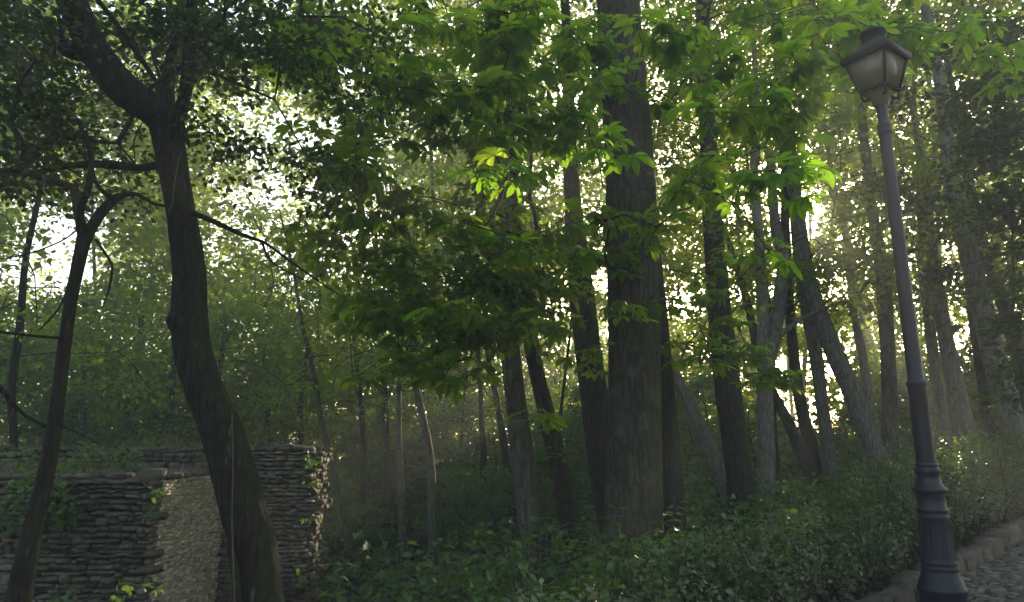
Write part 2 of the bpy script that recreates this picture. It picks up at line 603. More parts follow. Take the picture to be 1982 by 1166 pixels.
ss, nn = np.linspace(-9, 14, 47), np.linspace(-6.5, -.02, 14)
P2 = np.array([[kpt(s, n) for n in nn] for s in ss])
PZ = path_z(P2[..., 0], P2[..., 1])
I = np.arange(len(ss) * len(nn)).reshape(len(ss), len(nn))
Q = np.stack([I[:-1, :-1], I[1:, :-1], I[1:, 1:], I[:-1, 1:]], -1).reshape(-1, 4)
path = link('path', mesh_np('path', np.concatenate([P2, PZ[..., None]], -1).reshape(-1, 3), Q), M['road'], kind='structure')


def block(jit=.06, n=2, rnd=.18, seed=0):
    """rough stone, unit size: a cube cut n x n on each face, corners eased, surface uneven"""
    rg = np.random.default_rng(seed)
    vs, idx, fs = [], {}, []

    def vid(p):
        k = tuple(np.round(p, 4))
        if k not in idx:
            idx[k] = len(vs)
            vs.append(np.array(p, float))
        return idx[k]
    u = np.linspace(-.5, .5, n + 1)
    for ax in range(3):
        for sg in (-.5, .5):
            for i in range(n):
                for j in range(n):
                    q = []
                    for a, b in ((u[i], u[j]), (u[i + 1], u[j]), (u[i + 1], u[j + 1]), (u[i], u[j + 1])):
                        p = [0, 0, 0]
                        p[ax] = sg
                        p[(ax + 1) % 3] = a
                        p[(ax + 2) % 3] = b
                        q.append(vid(p))
                    fs.append(q if sg > 0 else q[::-1])
    V = np.array(vs)
    d = np.linalg.norm(V, axis=1)
    V *= (1 - rnd * np.clip((d - .5) / .366, 0, 1))[:, None]
    V += rg.normal(0, jit, V.shape) * .6
    return V, np.array(fs)


BLOCKS = [block(.085, 2, .08, i) for i in range(7)]
STONE_ME = [mesh_np('stone', v, f) for v, f in BLOCKS]
STONE_BACK = [mesh_np('stone', v, f) for v, f in BLOCKS]
for me in STONE_BACK:
    me.materials.append(M['stone_back'])
KERB_ME = [mesh_np('kerb_stone', v, f) for v, f in [block(.075, 2, .05, 20 + i) for i in range(4)]]
COB_ME = [mesh_np('cobble', v, f) for v, f in [block(.05, 2, .22, 30 + i) for i in range(5)]]
for me in STONE_ME:
    me.materials.append(M['stone'])
for me in KERB_ME:
    me.materials.append(M['kerb'])
for me in COB_ME:
    me.materials.append(M['cobble'])
kang = math.atan2(KD[1], KD[0])

kerb = link('kerb', None, kind='structure')
kerb.location = (*K1, path_z(*K1))
s = -4.4
while s < 9.5:
    L = R.uniform(.26, .5)
    c = kpt(s + L / 2, .09 + R.normal(0, .008))
    o = link('kerb_stone', KERB_ME[R.integers(4)], parent=kerb)
    o.location = (c[0] - K1[0], c[1] - K1[1], path_z(*c) + .05 + R.normal(0, .008) - path_z(*K1))
    o.rotation_euler = (R.normal(0, .05), -.07 + R.normal(0, .03), kang + R.normal(0, .03))
    o.scale = (L - .015, R.uniform(.17, .22), .26)
    s += L
# setts: rows across the path, seen one by one near the lamp; the rest joined
cob = []
n = -.62
row = 0
while n > -4.2:
    d = R.uniform(.085, .105)
    s = -3.0 + R.uniform(0, .1)
    while s < 7.5:
        L = R.uniform(.13, .21)
        cob.append((s + L / 2, n - d / 2, L - .014, d - .012))
        s += L
    n -= d
pm = MB()


def seen(c):
    y = c[1] * cp + (path_z(*c) - E) * sp
    z = -c[1] * sp + (path_z(*c) - E) * cp
    px, py = 991 + F * c[0] / max(y, .1), 583 - F * z / max(y, .1)
    return y > 0 and px < 2030 and py < 1200


cob.sort(key=lambda q: np.hypot(*(kpt(q[0], q[1]) - np.array([3.6, 5.4]))))
k = 0
for s, n, L, d in cob:
    c = kpt(s, n)
    z = path_z(*c) + .012 + R.normal(0, .005)
    if k < 290 and seen(c):
        o = link('cobble', COB_ME[R.integers(5)], parent=path)
        o.location = (c[0], c[1], z)
        o.rotation_euler = (R.normal(0, .06), -.06 + R.normal(0, .06), kang + R.normal(0, .05))
        o.scale = (L, d, .07)
        k += 1
    else:
        v, f = BLOCKS[R.integers(7)]
        v = v * np.array([L, d, .07])
        ca, sa = math.cos(kang), math.sin(kang)
        pm.add(np.stack([v[:, 0] * ca - v[:, 1] * sa + c[0], v[:, 0] * sa + v[:, 1] * ca + c[1], v[:, 2] + z], -1), f)
cm = link('cobbles', pm.mesh('cobbles'), M['cobble'], path, kind='stuff')
# border strip of long setts, then small stones on edge in the gutter
s = -3
while s < 8:
    L = R.uniform(.2, .34)
    c = kpt(s + L / 2, -.585)
    o = link('border_stone', KERB_ME[R.integers(4)], parent=path)
    o.location = (c[0], c[1], path_z(*c) + .018)
    o.rotation_euler = (0, -.06, kang + R.normal(0, .02))
    o.scale = (L - .008, .06, .07)
    s += L
gm = MB()
for i in range(2600):
    s, n = R.uniform(-3, 8), R.uniform(-.55, -.0)
    c = kpt(s, n)
    v, f = BLOCKS[R.integers(7)]
    v = v * np.array([R.uniform(.05, .1), R.uniform(.025, .045), .05])
    a = kang + 1.57 + R.normal(0, .5)
    ca, sa = math.cos(a), math.sin(a)
    gm.add(np.stack([v[:, 0] * ca - v[:, 1] * sa + c[0], v[:, 0] * sa + v[:, 1] * ca + c[1], v[:, 2] + path_z(*c) + R.uniform(0, .02)], -1), f)
link('gutter_pebbles', gm.mesh('gutter_pebbles'), M['pebble'], path, kind='stuff')

# ------------------------------------------------------------------ ruined stone wall
WX, WY, BX = -3.43, 7.0, -2.36             # near corner, near face, far end of the back wall
BY = 8.6


def stone_course(y0, z0, z1, a0, a1, h=(.036, .066), w=(.06, .17)):
    """list of (a, z, w, h) filling a rectangle a0..a1 by z0..z1 with rough courses, top down"""
    out = []
    z = z1
    while z > z0:
        hh = R.uniform(*h)
        a = a0 + R.uniform(0, .05)
        while a < a1 - .03:
            ww = min(R.uniform(*w), a1 - a)
            out.append((a + ww / 2, z - hh / 2 + R.normal(0, .007), ww, hh * (R.uniform(1.2, 1.7) if R.random() < .08 else R.uniform(.8, 1.05))))
            a += ww
        z -= hh
    return out


def lay(parent, stones, place, limit, name='stone', mass='small_stones', sort=None, mat='stone_mass'):
    """limit stones as parts of their own, the rest joined"""
    if sort:
        stones = sorted(stones, key=sort)
    mb = MB()
    for k, (a, z, w, h) in enumerate(stones):
        p, axis = place(a, z)
        i = R.integers(7)
        ang = R.normal(0, .05, 3)
        sx = w * R.uniform(.9, .98)
        sz = h * R.uniform(.82, .98)
        dep = R.uniform(.1, .16)
        if k < limit:
            o = link(name, (STONE_BACK if mat == 'back' else STONE_ME)[i], parent=parent)
            o.location = p - np.array(parent.location)
            o.rotation_euler = (ang[0], ang[1], axis + ang[2])
            o.scale = (sx, dep, sz)
        else:
            v, f = BLOCKS[i]
            v = np.array([Euler((ang[0], ang[1], axis + ang[2])).to_matrix() @ Vector(q * np.array([sx, dep, sz])) for q in v])
            mb.add(v + p, f)
    if mb.n:
        o = link(mass, mb.mesh(mass, origin=parent.location), M['stone_mass' if mat == 'back' else mat], parent, kind='stuff')
    return mb


def box(mb, x0, x1, y0, y1, z0, z1, wob=.02, nx=1, nz=1):
    v, f = block(0, max(nx, 2), 0, 0)
    v = v + .5
    v = np.array([x0, y0, z0]) + v * np.array([x1 - x0, y1 - y0, z1 - z0])
    v[:, 2] += np.where(v[:, 2] > z1 - .01, R.normal(0, wob, len(v)), 0)
    mb.add(v, f)


zt_f, zt_b, zb = E - .265, E + .015, E - 3.2
fw = thing('stone_wall', 'low near block of dark rubble stone wall with one pale side face, behind the leaning trunks', 'wall', (WX, WY, zb))
mb = MB()
box(mb, -9.0, WX - .07, WY + .07, BY - .06, zb, zt_f - .03, .03, 10)
link('core', mb.mesh('core', origin=(WX, WY, zb)), M['mortar'], fw)
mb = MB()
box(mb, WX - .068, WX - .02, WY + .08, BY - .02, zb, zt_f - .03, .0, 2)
link('lit_backing', mb.mesh('lit_backing', origin=(WX, WY, zb)), M['lime'+'_wash'], fw)  # sheet behind the side stones, coloured bright in place of sunlight
front = stone_course(WY, E - 1.75, zt_f, -5.6, WX - .02)
lay(fw, front, lambda a, z: (np.array([a, WY + .055 + R.normal(0, .012), z]), 0.0), 300, sort=lambda q: (q[0] < -5.15) * 10 + abs(q[0] + 4.1))
lay(fw, stone_course(WY, E - 1.8, zt_f, -9, -5.6) + stone_course(WY, zb, E - 1.75, -9, WX, (.06, .09), (.1, .25)), lambda a, z: (np.array([a, WY + .055 + R.normal(0, .012), z]), 0.0), 0, mass='outlying_stones')
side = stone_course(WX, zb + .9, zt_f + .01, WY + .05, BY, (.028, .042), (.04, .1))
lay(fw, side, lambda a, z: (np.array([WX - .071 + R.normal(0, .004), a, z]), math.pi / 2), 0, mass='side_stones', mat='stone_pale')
for z in (E - .95, E - 1.1, E - 1.24, E - 1.42, E - .6):   # quoins
    o = link('quoin', STONE_ME[R.integers(7)], parent=fw)
    o.location = (-.13, .09, z - zb)
    o.scale = (R.uniform(.24, .32), .2, .075)
o = link('boulder', STONE_ME[2], parent=fw)
o.location = (-.16, .14, zt_f - zb + .03)
o.scale = (.22, .2, .15)
em = MB()                                  # earth and rubble on top of the block
gx, gy = np.linspace(-9, WX - .02, 60), np.linspace(WY + .03, BY, 14)
XX, YY = np.meshgrid(gx, gy)
ZZ = zt_f - .01 + .1 * smooth(WY + .1, BY, YY) + R.normal(0, .014, XX.shape)
I = np.arange(XX.size).reshape(XX.shape)
em.add(np.stack([XX, YY, ZZ], -1).reshape(-1, 3), np.stack([I[:-1, :-1], I[:-1, 1:], I[1:, 1:], I[1:, :-1]], -1).reshape(-1, 4))
link('earth_top', em.mesh('earth_top', True, (WX, WY, zb)), M['earth'], fw)
lay(fw, [(R.uniform(-6.2, WX), 0, R.uniform(.06, .16), R.uniform(.03, .07)) for i in range(110)], lambda a, z: (np.array([a, R.uniform(WY + .05, BY - .1), zt_f + .04]), R.uniform(0, 3)), 0, mass='loose_stones')

bw = thing('stone_wall', 'higher back part of the ruined stone wall with flat loose capstones, right of the leaning trunk', 'wall', (BX, BY, zb))
mb = MB()
box(mb, -9.0, BX - .09, BY + .07, BY + .62, zb, zt_b - .03, .02, 10)
link('core', mb.mesh('core', origin=(BX, BY, zb)), M['mortar'], bw)


def endx(z):
    return BX - .04 + .035 * math.sin(z * 9) + .02 * math.sin(z * 23) + R.normal(0, .015)


back = [q for q in stone_course(BY, E - 2.1, zt_b, WX - .05, BX + .12, (.034, .06), (.055, .16)) if q[0] + q[2] * .3 < endx(q[1])]
lay(bw, back, lambda a, z: (np.array([a, BY + .055 + R.normal(0, .014), z]), 0.0), 300, mat='back')
lay(bw, stone_course(BY, zt_f - .05, zt_b, -9, WX - .05, (.05, .08), (.09, .2)) + stone_course(BY, zb, E - 2.1, WX, BX, (.06, .09), (.1, .25)), lambda a, z: (np.array([a, BY + .055 + R.normal(0, .02), z]), 0.0), 0, mass='outlying_stones')
lay(bw, stone_course(BX, zb, zt_b, BY + .08, BY + .65, (.05, .08), (.08, .2)), lambda a, z: (np.array([endx(z) - .035, a, z]), math.pi / 2), 0, mass='end_stones', mat='stone_mass')
for px, py, w, h in ((515, 858, 46, 13), (552, 857, 40, 11), (585, 872, 30, 9), (490, 862, 26, 9), (470, 860, 22, 8)):
    p = at(px, py, BY + .2)
    o = link('capstone', STONE_ME[R.integers(7)], parent=bw)
    o.location = (p[0] - BX, .2, zt_b - zb + .02 + h * .002)
    k = mpp(py, BY)
    o.scale = (w * k * 1.1, .3, h * k * 1.25)
    o.rotation_euler = (0, R.normal(0, .05), R.normal(0, .2))
em = MB()
gx, gy = np.linspace(-9, BX - .08, 60), np.linspace(BY + .03, BY + .62, 6)
XX, YY = np.meshgrid(gx, gy)
ZZ = zt_b - .005 + R.normal(0, .012, XX.shape)
I = np.arange(XX.size).reshape(XX.shape)
em.add(np.stack([XX, YY, ZZ], -1).reshape(-1, 3), np.stack([I[:-1, :-1], I[:-1, 1:], I[1:, 1:], I[1:, :-1]], -1).reshape(-1, 4))
link('earth_top', em.mesh('earth_top', True, (BX, BY, zb)), M['earth'], bw)
lay(bw, [(R.uniform(-6.5, BX), 0, R.uniform(.06, .17), R.uniform(.03, .06)) for i in range(60)], lambda a, z: (np.array([a, R.uniform(BY + .05, BY + .5), zt_b + .03]), R.uniform(0, 3)), 0, mass='loose_stones')

# ------------------------------------------------------------------ street lamp
LX, LY = 2.915, 5.0


def lamp_z(py):
    return at(1700, py, LY)[2]


def lathe(mb, prof, sides=40):
    """prof: (radius, z) from below"""
    P = np.array(prof, float)
    th = np.linspace(0, 2 * np.pi, sides, endpoint=False)
    V = np.stack([P[:, None, 0] * np.cos(th), P[:, None, 0] * np.sin(th), np.repeat(P[:, 1][:, None], sides, 1)], -1).reshape(-1, 3)
    i = np.arange(len(P) - 1)[:, None] * sides
    j = np.arange(sides)[None]
    j2 = (j + 1) % sides
    mb.add(V, np.stack([i + j, i + j2, i + sides + j2, i + sides + j], -1).reshape(-1, 4))


lz0 = float(path_z(LX, LY))
lamp = thing('street_lamp', 'blue grey cast iron street lamp with a square lantern beside the cobbled path', 'street lamp', (LX, LY, lz0))


def prof(rows):
    return [(hw * mpp(py, LY), lamp_z(py) - lz0) for hw, py in rows]


mb = MB()
zz = lambda py: lamp_z(py) - lz0
k = mpp(1150, LY)
lathe(mb, [(46 * k, -.05), (46 * k, .03), (43 * k, .05)] + prof([(41, 1172), (41, 1146), (43, 1143), (43, 1138), (40, 1134), (39, 1126), (37, 1122), (35, 1117), (33, 1112), (32, 1104)]))
link('foot', mb.mesh('foot', True), M['iron'], lamp)
mb = MB()
lathe(mb, prof([(31, 1104), (32, 1101), (32, 1097), (30, 1094), (32, 1091), (32, 1088), (30.5, 1085), (30, 1078), (28, 1040), (26.5, 1004), (27.5, 1002), (27.5, 999), (26, 997), (26, 991), (27.5, 989), (27.5, 986), (25.5, 984), (24.5, 970), (24, 957), (26, 954)]))
link('base', mb.mesh('base', True), M['iron'], lamp)
for a in range(16):                        # paired fillets that frame the sunk panels of the base
    t = 2 * math.pi * (a // 2) / 8 + (.11 if a % 2 else -.11)
    mb = MB()
    z0_, z1_ = zz(1082), zz(1008)
    r0, r1 = 29.6 * mpp(1082, LY), 26.2 * mpp(1008, LY)
    tube(mb, [(r0 * math.cos(t), r0 * math.sin(t), z0_), (r1 * math.cos(t), r1 * math.sin(t), z1_)], [.006, .0055], 8)
    link('fillet', mb.mesh('fillet', True), M['iron'], lamp)
mb = MB()
lathe(mb, prof([(26, 954), (31, 951), (31.5, 948), (31, 946), (28, 944), (23, 936), (20.5, 928), (19.5, 921), (21.5, 917), (22.5, 912), (22, 907), (19, 904), (20.5, 902), (20.5, 899), (18, 896)]))
link('collar', mb.mesh('collar', True), M['iron'], lamp)
mb = MB()
lathe(mb, prof([(17.6, 896), (16.8, 830), (15.6, 748), (17.5, 746), (18, 742), (17.5, 739), (14.5, 737), (13.8, 700), (12.6, 560), (11.6, 400), (11, 275), (10.8, 258)]))
link('pole', mb.mesh('pole', True), M['iron'], lamp)
mb = MB()
lathe(mb, prof([(11, 262), (12.8, 260), (12.8, 255), (11.2, 252), (12.6, 248), (12.6, 243), (11, 240), (9.5, 236), (9.2, 205), (8.5, 196), (6, 192)]))
link('neck', mb.mesh('neck', True), M['iron'], lamp)
# lantern
PHI = math.radians(-12)
zt, zbm = E + 3.08 - lz0, E + 2.80 - lz0
RT, RB = .235, .145


def corner(i, r, z):
    a = PHI - math.pi / 2 * i
    return np.array([r * math.cos(a), r * math.sin(a), z])


def bar(mb, a, b, w):
    tube(mb, [a, b], [w, w], 4)


frame = MB()
for i in range(4):
    bar(frame, corner(i, RT, zt), corner(i, RB, zbm), .013)
    bar(frame, corner(i, RB, zbm), corner(i + 1, RB, zbm), .012)
    bar(frame, corner(i, RB, zbm), corner(i, .02, zbm - .004), .009)
lf = link('lantern_frame', frame.mesh('lantern_frame'), M['iron_black'], lamp)
for i in range(4):
    a, b, c, d = corner(i, RT - .01, zt - .005), corner(i + 1, RT - .01, zt - .005), corner(i + 1, RB - .008, zbm + .006), corner(i, RB - .008, zbm + .006)
    nrm = np.cross(b - a, d - a)
    nrm /= np.linalg.norm(nrm)
    V = np.array([a, b, c, d, a - nrm * .004, b - nrm * .004, c - nrm * .004, d - nrm * .004])
    mb = MB()
    mb.add(V, [[0, 1, 2, 3], [7, 6, 5, 4], [0, 4, 5, 1], [1, 5, 6, 2], [2, 6, 7, 3], [3, 7, 4, 0]])
    link('pane', mb.mesh('pane'), M['opal'], lamp)


def square_loft(mb, rows):
    V = np.array([corner(i, r, z) for r, z in rows for i in range(4)])
    Fq = []
    for k in range(len(rows) - 1):
        for i in range(4):
            j = (i + 1) % 4
            Fq.append([k * 4 + i, k * 4 + j, k * 4 + 4 + j, k * 4 + 4 + i])
    mb.add(V, Fq)


mb = MB()
square_loft(mb, [(RT - .02, zt - .028), (RT + .02, zt - .028), (RT + .03, zt - .012), (RT + .03, zt + .03), (RT - .012, zt + .036), (.18, zt + .075), (.125, zt + .13), (.1, zt + .142), (.0, zt + .172)])
link('roof', mb.mesh('roof'), M['iron_black'], lamp)
mb = MB()
lathe(mb, [(.088, zt + .13), (.088, zt + .215), (.098, zt + .22), (.098, zt + .236), (.085, zt + .25), (.04, zt + .268), (.016, zt + .272), (.012, zt + .285), (.018, zt + .295), (.012, zt + .308), (0, zt + .312)], 24)
link('chimney_cap', mb.mesh('chimney_cap', True), M['iron_black'], lamp)
mb = MB()
square_loft(mb, [(.0, zbm - .125), (.055, zbm - .12), (.105, zbm - .012), (.107, zbm - .006)])
link('bowl', mb.mesh('bowl'), M['opal'], lamp)
ztop = zz(200)
for i in range(4):
    e = corner(i, RB - .005, zbm - .004)
    d = e / np.linalg.norm(e[:2])
    P = catmull([(d[0] * .02, d[1] * .02, ztop - .03), (d[0] * .05, d[1] * .05, ztop + .05), (d[0] * .12, d[1] * .12, zbm - .07), (e[0], e[1], zbm - .004)], 5)
    mb = MB()
    tube(mb, P, np.linspace(.014, .011, len(P)), 6)
    link('bracket', mb.mesh('bracket', True), M['iron_black'], lamp)
mb = MB()
P = np.array([(.075 + .012 * math.sin(z * 3), -.06 + .01 * math.cos(z * 2), z) for z in np.linspace(zz(250), zz(740), 40)])
tube(mb, P, np.full(40, .0035), 5)
link('cable', mb.mesh('cable', True), M['vine'], lamp)

# ------------------------------------------------------------------ trees


def trunk_mesh(pts, depth, lean=0.0, extra=5.0, sides=18, rough=.035, flare=1.35, dvar=None, per=7):
    """pts: (px, py, width px) from the foot up -> polyline, radii (world), ground foot"""
    P, r = [], []
    for i, (px, py, w) in enumerate(pts):
        d = depth + lean * i
        P.append(at(px, py, d))
        a, b = pts[max(i - 1, 0)], pts[min(i + 1, len(pts) - 1)]
        slant = abs(b[1] - a[1]) / math.hypot(b[0] - a[0], b[1] - a[1])
        r.append(w * mpp(py, d) / 2 * (slant if len(pts) < 9 or w < 50 else 1) * (.9 if w < 60 else .97))
    P, r = np.array(P), np.array(r)
    g = float(ground_z(P[0][0], P[0][1]))
    if P[0][2] > g - .1:                   # carry the trunk down into the ground
        t = P[0] - P[1]
        t /= np.linalg.norm(t)
        t = t * .5 + np.array([0, 0, -.5])
        L = (P[0][2] - g + .15) / max(-t[2], .2)
        P = np.concatenate([[P[0] + t * L], P])
        r = np.concatenate([[r[0] * flare], r])
    if extra > 0:
        t = P[-1] - P[-2]
        t /= np.linalg.norm(t)
        q, rr = [], []
        p = P[-1]
        for i in range(3):
            t = t + np.array([R.normal(0, .06), R.normal(0, .06), .06])
            t /= np.linalg.norm(t)
            p = p + t * extra / 3
            q.append(p)
            rr.append(r[-1] * (1 - .24 * (i + 1)))
        P = np.concatenate([P, q])
        r = np.concatenate([r, rr])
    P2 = catmull(P, per)
    r2 = np.interp(np.linspace(0, len(r) - 1, len(P2)), np.arange(len(r)), r)
    return P2, r2


TREES = {}


def tree(key, name, label, cat, pts, depth, bark, lean=0.0, extra=5.0, rough=.035, sides=18, flare=1.3, group=None,
         crown=None, leaf='lime', limbs=(), per=7):
    P, r = trunk_mesh(pts, depth, lean, extra, sides, rough, flare, per=per)
    base = P[0]
    t = thing(name, label, cat, tuple(base), group)
    mb = MB()
    tube(mb, P, r, sides, rough)
    link('trunk', mb.mesh('trunk', True, base), M[bark], t)
    for lb in limbs:
        d0 = lb.get('d0', depth)
        d1 = lb.get('d1', d0)
        q = lb['p']
        LP = np.array([at(a, b, d0 + (d1 - d0) * i / max(len(q) - 1, 1)) for i, (a, b, w) in enumerate(q)])
        LR = np.array([w * mpp(b, d0) / 2 for a, b, w in q])
        C2 = catmull(LP, 6)
        R2 = np.interp(np.linspace(0, len(q) - 1, len(C2)), np.arange(len(q)), LR)
        mb = MB()
        tube(mb, C2, R2, max(6, min(sides, 14)), lb.get('rough', rough))
        link(lb.get('n', 'limb'), mb.mesh('limb', True, base), M[lb.get('m', bark)], t)
        TREES.setdefault(key + '_limbs', []).append(C2)
    if crown:
        add_crown(t, P, base, leaf, **crown)
    TREES[key] = (t, P, r, base)
    return t


def add_crown(t, P, base, leaf, n=30, z=(3, 9), rad=2.2, per=60, size=.09, cr=.5, flat=.5, tmpl=KITE, extra=(), tip=.007, up=.7, nodes=None):
    """tufts of leaves on branches round the upper trunk"""
    axis = P[P[:, 2] > E + z[0] - 2.5]
    if len(axis) < 2:
        axis = P[-6:]
    tg = []
    n = int(n * 1.7)
    for i in range(n):
        zc = E + R.uniform(*z)
        j = int(np.argmin(np.abs(axis[:, 2] - zc)))
        a = R.uniform(0, 2 * math.pi)
        q = rad * math.sqrt(R.uniform(.05, 1))
        tg.append([axis[j][0] + q * math.cos(a), axis[j][1] + q * math.sin(a), zc])
    tg = np.array(tg + [list(e) for e in extra]) if len(extra) else np.array(tg)
    mb = MB()
    grow(mb, axis[::3] if nodes is None else nodes, tg, tip=tip)
    link('branches', mb.mesh('branches', True, base), M['twig'], t, kind='stuff')
    lm = MB()
    for c in tg:
        q, d = clump_points(c, cr * R.uniform(.6, 1.3), int(per * R.uniform(.5, 1.4)), flat)
        k = sun_gap(q)
        leaf_cloud(lm, q[k], size, up=up, tmpl=tmpl, out=d[k])
    if lm.n:
        link('crown', lm.mesh('crown', False, base), M[leaf], t, kind='stuff')


# dark leaning tree on the left, in front of the wall
tree('lean', 'leaning_tree', 'dark bare trunk leaning over the ruined wall, bending with a knob on its left side', 'tree',
     [(510, 1230, 92), (502, 1140, 84), (494, 1060, 82), (474, 1000, 85), (457, 930, 85), (437, 860, 80), (416, 800, 75), (391, 740, 71), (372, 670, 70), (367, 600, 66), (366, 520, 61), (350, 410, 58), (336, 330, 58), (323, 255, 60), (312, 214, 62)],
     5.5, 'bark_dark', extra=0, rough=.022, sides=30, per=9,
     limbs=[dict(p=[(316, 232, 60), (282, 203, 62), (238, 172, 64), (192, 112, 58), (160, 52, 54), (128, -30, 52), (100, -150, 44), (90, -300, 34)], d0=5.5, d1=5.0),
            dict(p=[(352, 222, 18), (366, 160, 17), (374, 80, 19), (372, 0, 18), (360, -120, 14)], d0=5.5, d1=5.3),
            dict(p=[(330, 240, 30), (324, 190, 27), (328, 140, 24), (333, 100, 17), (352, 60, 9), (366, 30, 5)], d0=5.55, d1=5.9),
            dict(p=[(338, 225, 18), (352, 190, 15), (358, 130, 12), (364, 40, 12), (372, -60, 9)], d0=5.5, d1=5.5),
            dict(n='broken_stub', p=[(350, 238, 12), (358, 262, 11), (366, 284, 6)], d0=5.4, d1=5.35),
            dict(n='broken_stub', p=[(172, 98, 44), (142, 100, 34), (124, 92, 22), (118, 60, 9), (112, 20, 6)], d0=5.2, d1=5.3),
            dict(p=[(318, 318, 18), (268, 325, 13), (226, 320, 16), (180, 318, 14), (128, 322, 12), (60, 335, 9), (-30, 330, 6)], d0=5.5, d1=5.1),
            dict(p=[(372, 412, 11), (420, 432, 10), (470, 455, 8), (515, 472, 6), (560, 505, 5), (610, 540, 3.5), (655, 570, 2.5)], d0=5.4, d1=5.6, rough=.01),
            dict(p=[(508, 472, 5), (520, 500, 4), (545, 520, 3), (600, 548, 2)], d0=5.55, d1=5.5, rough=.01),
            dict(n='knob', p=[(362, 640, 44), (346, 622, 46), (337, 612, 38), (331, 604, 14)], d0=5.45, d1=5.42),
            dict(n='root', p=[(452, 1010, 14), (446, 1060, 13), (455, 1110, 15), (463, 1200, 18)], d0=5.35, d1=5.3)],
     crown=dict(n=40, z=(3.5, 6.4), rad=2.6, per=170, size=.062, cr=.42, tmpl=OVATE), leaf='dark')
t, P, r, base = TREES['lean']
for pp, m, nm in (([(449, 800, 3), (451, 900, 3), (449, 1000, 3.2), (452, 1100, 3.4), (456, 1200, 4)], 'vine', 'hanging_vine'),
                  ([(352, 292, 3), (344, 320, 3.5), (338, 355, 3.5), (334, 392, 2.5), (326, 408, 2)], 'vine', 'dry_vine')):
    Q3 = np.array([at(a, b, 5.12) for a, b, w in pp])
    mb = MB()
    tube(mb, catmull(Q3, 8), np.full(len(catmull(Q3, 8)), 2.2 * mpp(800, 5.1) / 2), 6)
    link(nm, mb.mesh(nm, True, base), M[m], t)

# slim forked tree at the left edge
tree('fork', 'forked_tree', 'slim leaning tree at the far left, forking beneath the dark branches', 'tree',
     [(30, 1200, 52), (56, 1060, 40), (82, 950, 34), (103, 840, 31), (118, 720, 27), (134, 600, 25), (150, 520, 25), (164, 462, 25)],
     4.9, 'bark_dark', extra=0, rough=.03, sides=18,
     limbs=[dict(p=[(162, 470, 22), (182, 432, 20), (205, 402, 19), (228, 382, 15), (262, 376, 8), (300, 395, 6), (340, 402, 5)], d0=4.9, d1=5.2),
            dict(p=[(162, 468, 18), (156, 436, 15), (158, 400, 13), (172, 360, 12), (176, 300, 9), (150, 230, 7)], d0=4.9, d1=4.6),
            dict(p=[(222, 386, 10), (198, 370, 8), (182, 345, 7), (178, 318, 6)], d0=5.0, d1=4.9),
            dict(p=[(186, 464, 6), (204, 492, 5), (217, 517, 5), (211, 560, 4), (198, 596, 2)], d0=4.9, d1=4.85, rough=.01),
            dict(p=[(152, 452, 5), (143, 500, 5), (130, 560, 5), (112, 600, 4), (75, 640, 3)], d0=4.7, d1=4.7, rough=.01),
            dict(p=[(122, 655, 6), (60, 650, 5), (0, 643, 5), (-60, 640, 4)], d0=4.85, d1=4.6, rough=.01),
            dict(p=[(88, 826, 8), (62, 812, 6), (32, 790, 8), (8, 760, 10), (-30, 720, 10)], d0=4.9, d1=4.8, rough=.01),
            dict(p=[(110, 820, 4), (150, 838, 3), (190, 858, 2)], d0=4.85, d1=4.9, rough=.01),
            dict(p=[(156, 440, 3), (120, 466, 3), (60, 490, 3), (0, 502, 2)], d0=4.85, d1=4.5, rough=.01)],
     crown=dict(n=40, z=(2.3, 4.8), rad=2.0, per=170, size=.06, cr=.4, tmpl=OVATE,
                extra=[at(60, 200, 5), at(130, 240, 5.2), at(30, 120, 4.8), at(50, 290, 4.9), at(0, 350, 4.8), at(90, 60, 5), at(40, 20, 5.2), at(150, 270, 5.3), at(20, 240, 4.8), at(100, 140, 5.1), at(70, 340, 4.9)]), leaf='dark')

# trunks in the middle
tree('big', 'chestnut_tree', 'thickest brown trunk in the middle, rising straight out of the hedge', 'tree',
     [(1228, 1050, 122), (1226, 950, 113), (1229, 800, 106), (1227, 650, 103), (1224, 500, 102), (1221, 400, 101), (1217, 300, 97), (1206, 150, 91), (1197, 0, 84), (1190, -120, 78)],
     8.0, 'bark', extra=5, rough=.014, sides=40, per=10, flare=1.25)
tree('midleft', 'chestnut_tree', 'grey trunk below the hanging leaves, left of the thin dark slanting trunk', 'tree',
     [(1040, 1110, 56), (1028, 1010, 54), (1012, 890, 50), (1000, 790, 45), (990, 700, 42), (980, 600, 40), (974, 450, 36), (968, 300, 33), (955, 120, 30), (950, -50, 28)],
     9.0, 'bark_grey', extra=4, rough=.02, sides=26)
tree('slant', 'chestnut_tree', 'thin dark slanting trunk with mossy right edge between two grey trunks', 'tree',
     [(1118, 1085, 54), (1098, 985, 48), (1074, 870, 42), (1050, 770, 36), (1030, 680, 32), (1012, 560, 28), (1000, 430, 24), (990, 280, 20), (985, 100, 18)],
     9.6, 'bark_moss', extra=3, rough=.02, sides=24)
tree('behindleft', 'chestnut_tree', 'dark trunk partly hidden behind the thickest trunk on its left', 'tree',
     [(1196, 1060, 62), (1172, 930, 60), (1156, 800, 60), (1140, 690, 58), (1127, 580, 56), (1116, 480, 46), (1108, 380, 36), (1102, 250, 28), (1098, 80, 22)],
     10.2, 'bark_moss', extra=4, rough=.025, sides=24)
tree('behindright', 'chestnut_tree', 'mossy trunk peeping out behind the right edge of the thickest trunk', 'tree',
     [(1308, 1010, 46), (1300, 880, 40), (1288, 740, 36), (1276, 600, 34), (1262, 450, 30), (1250, 250, 26)],
     9.6, 'bark_moss', extra=4, rough=.025, sides=22)
CR = dict(n=34, z=(2.6, 10.5), rad=2.5, per=80, size=.1, cr=.55)
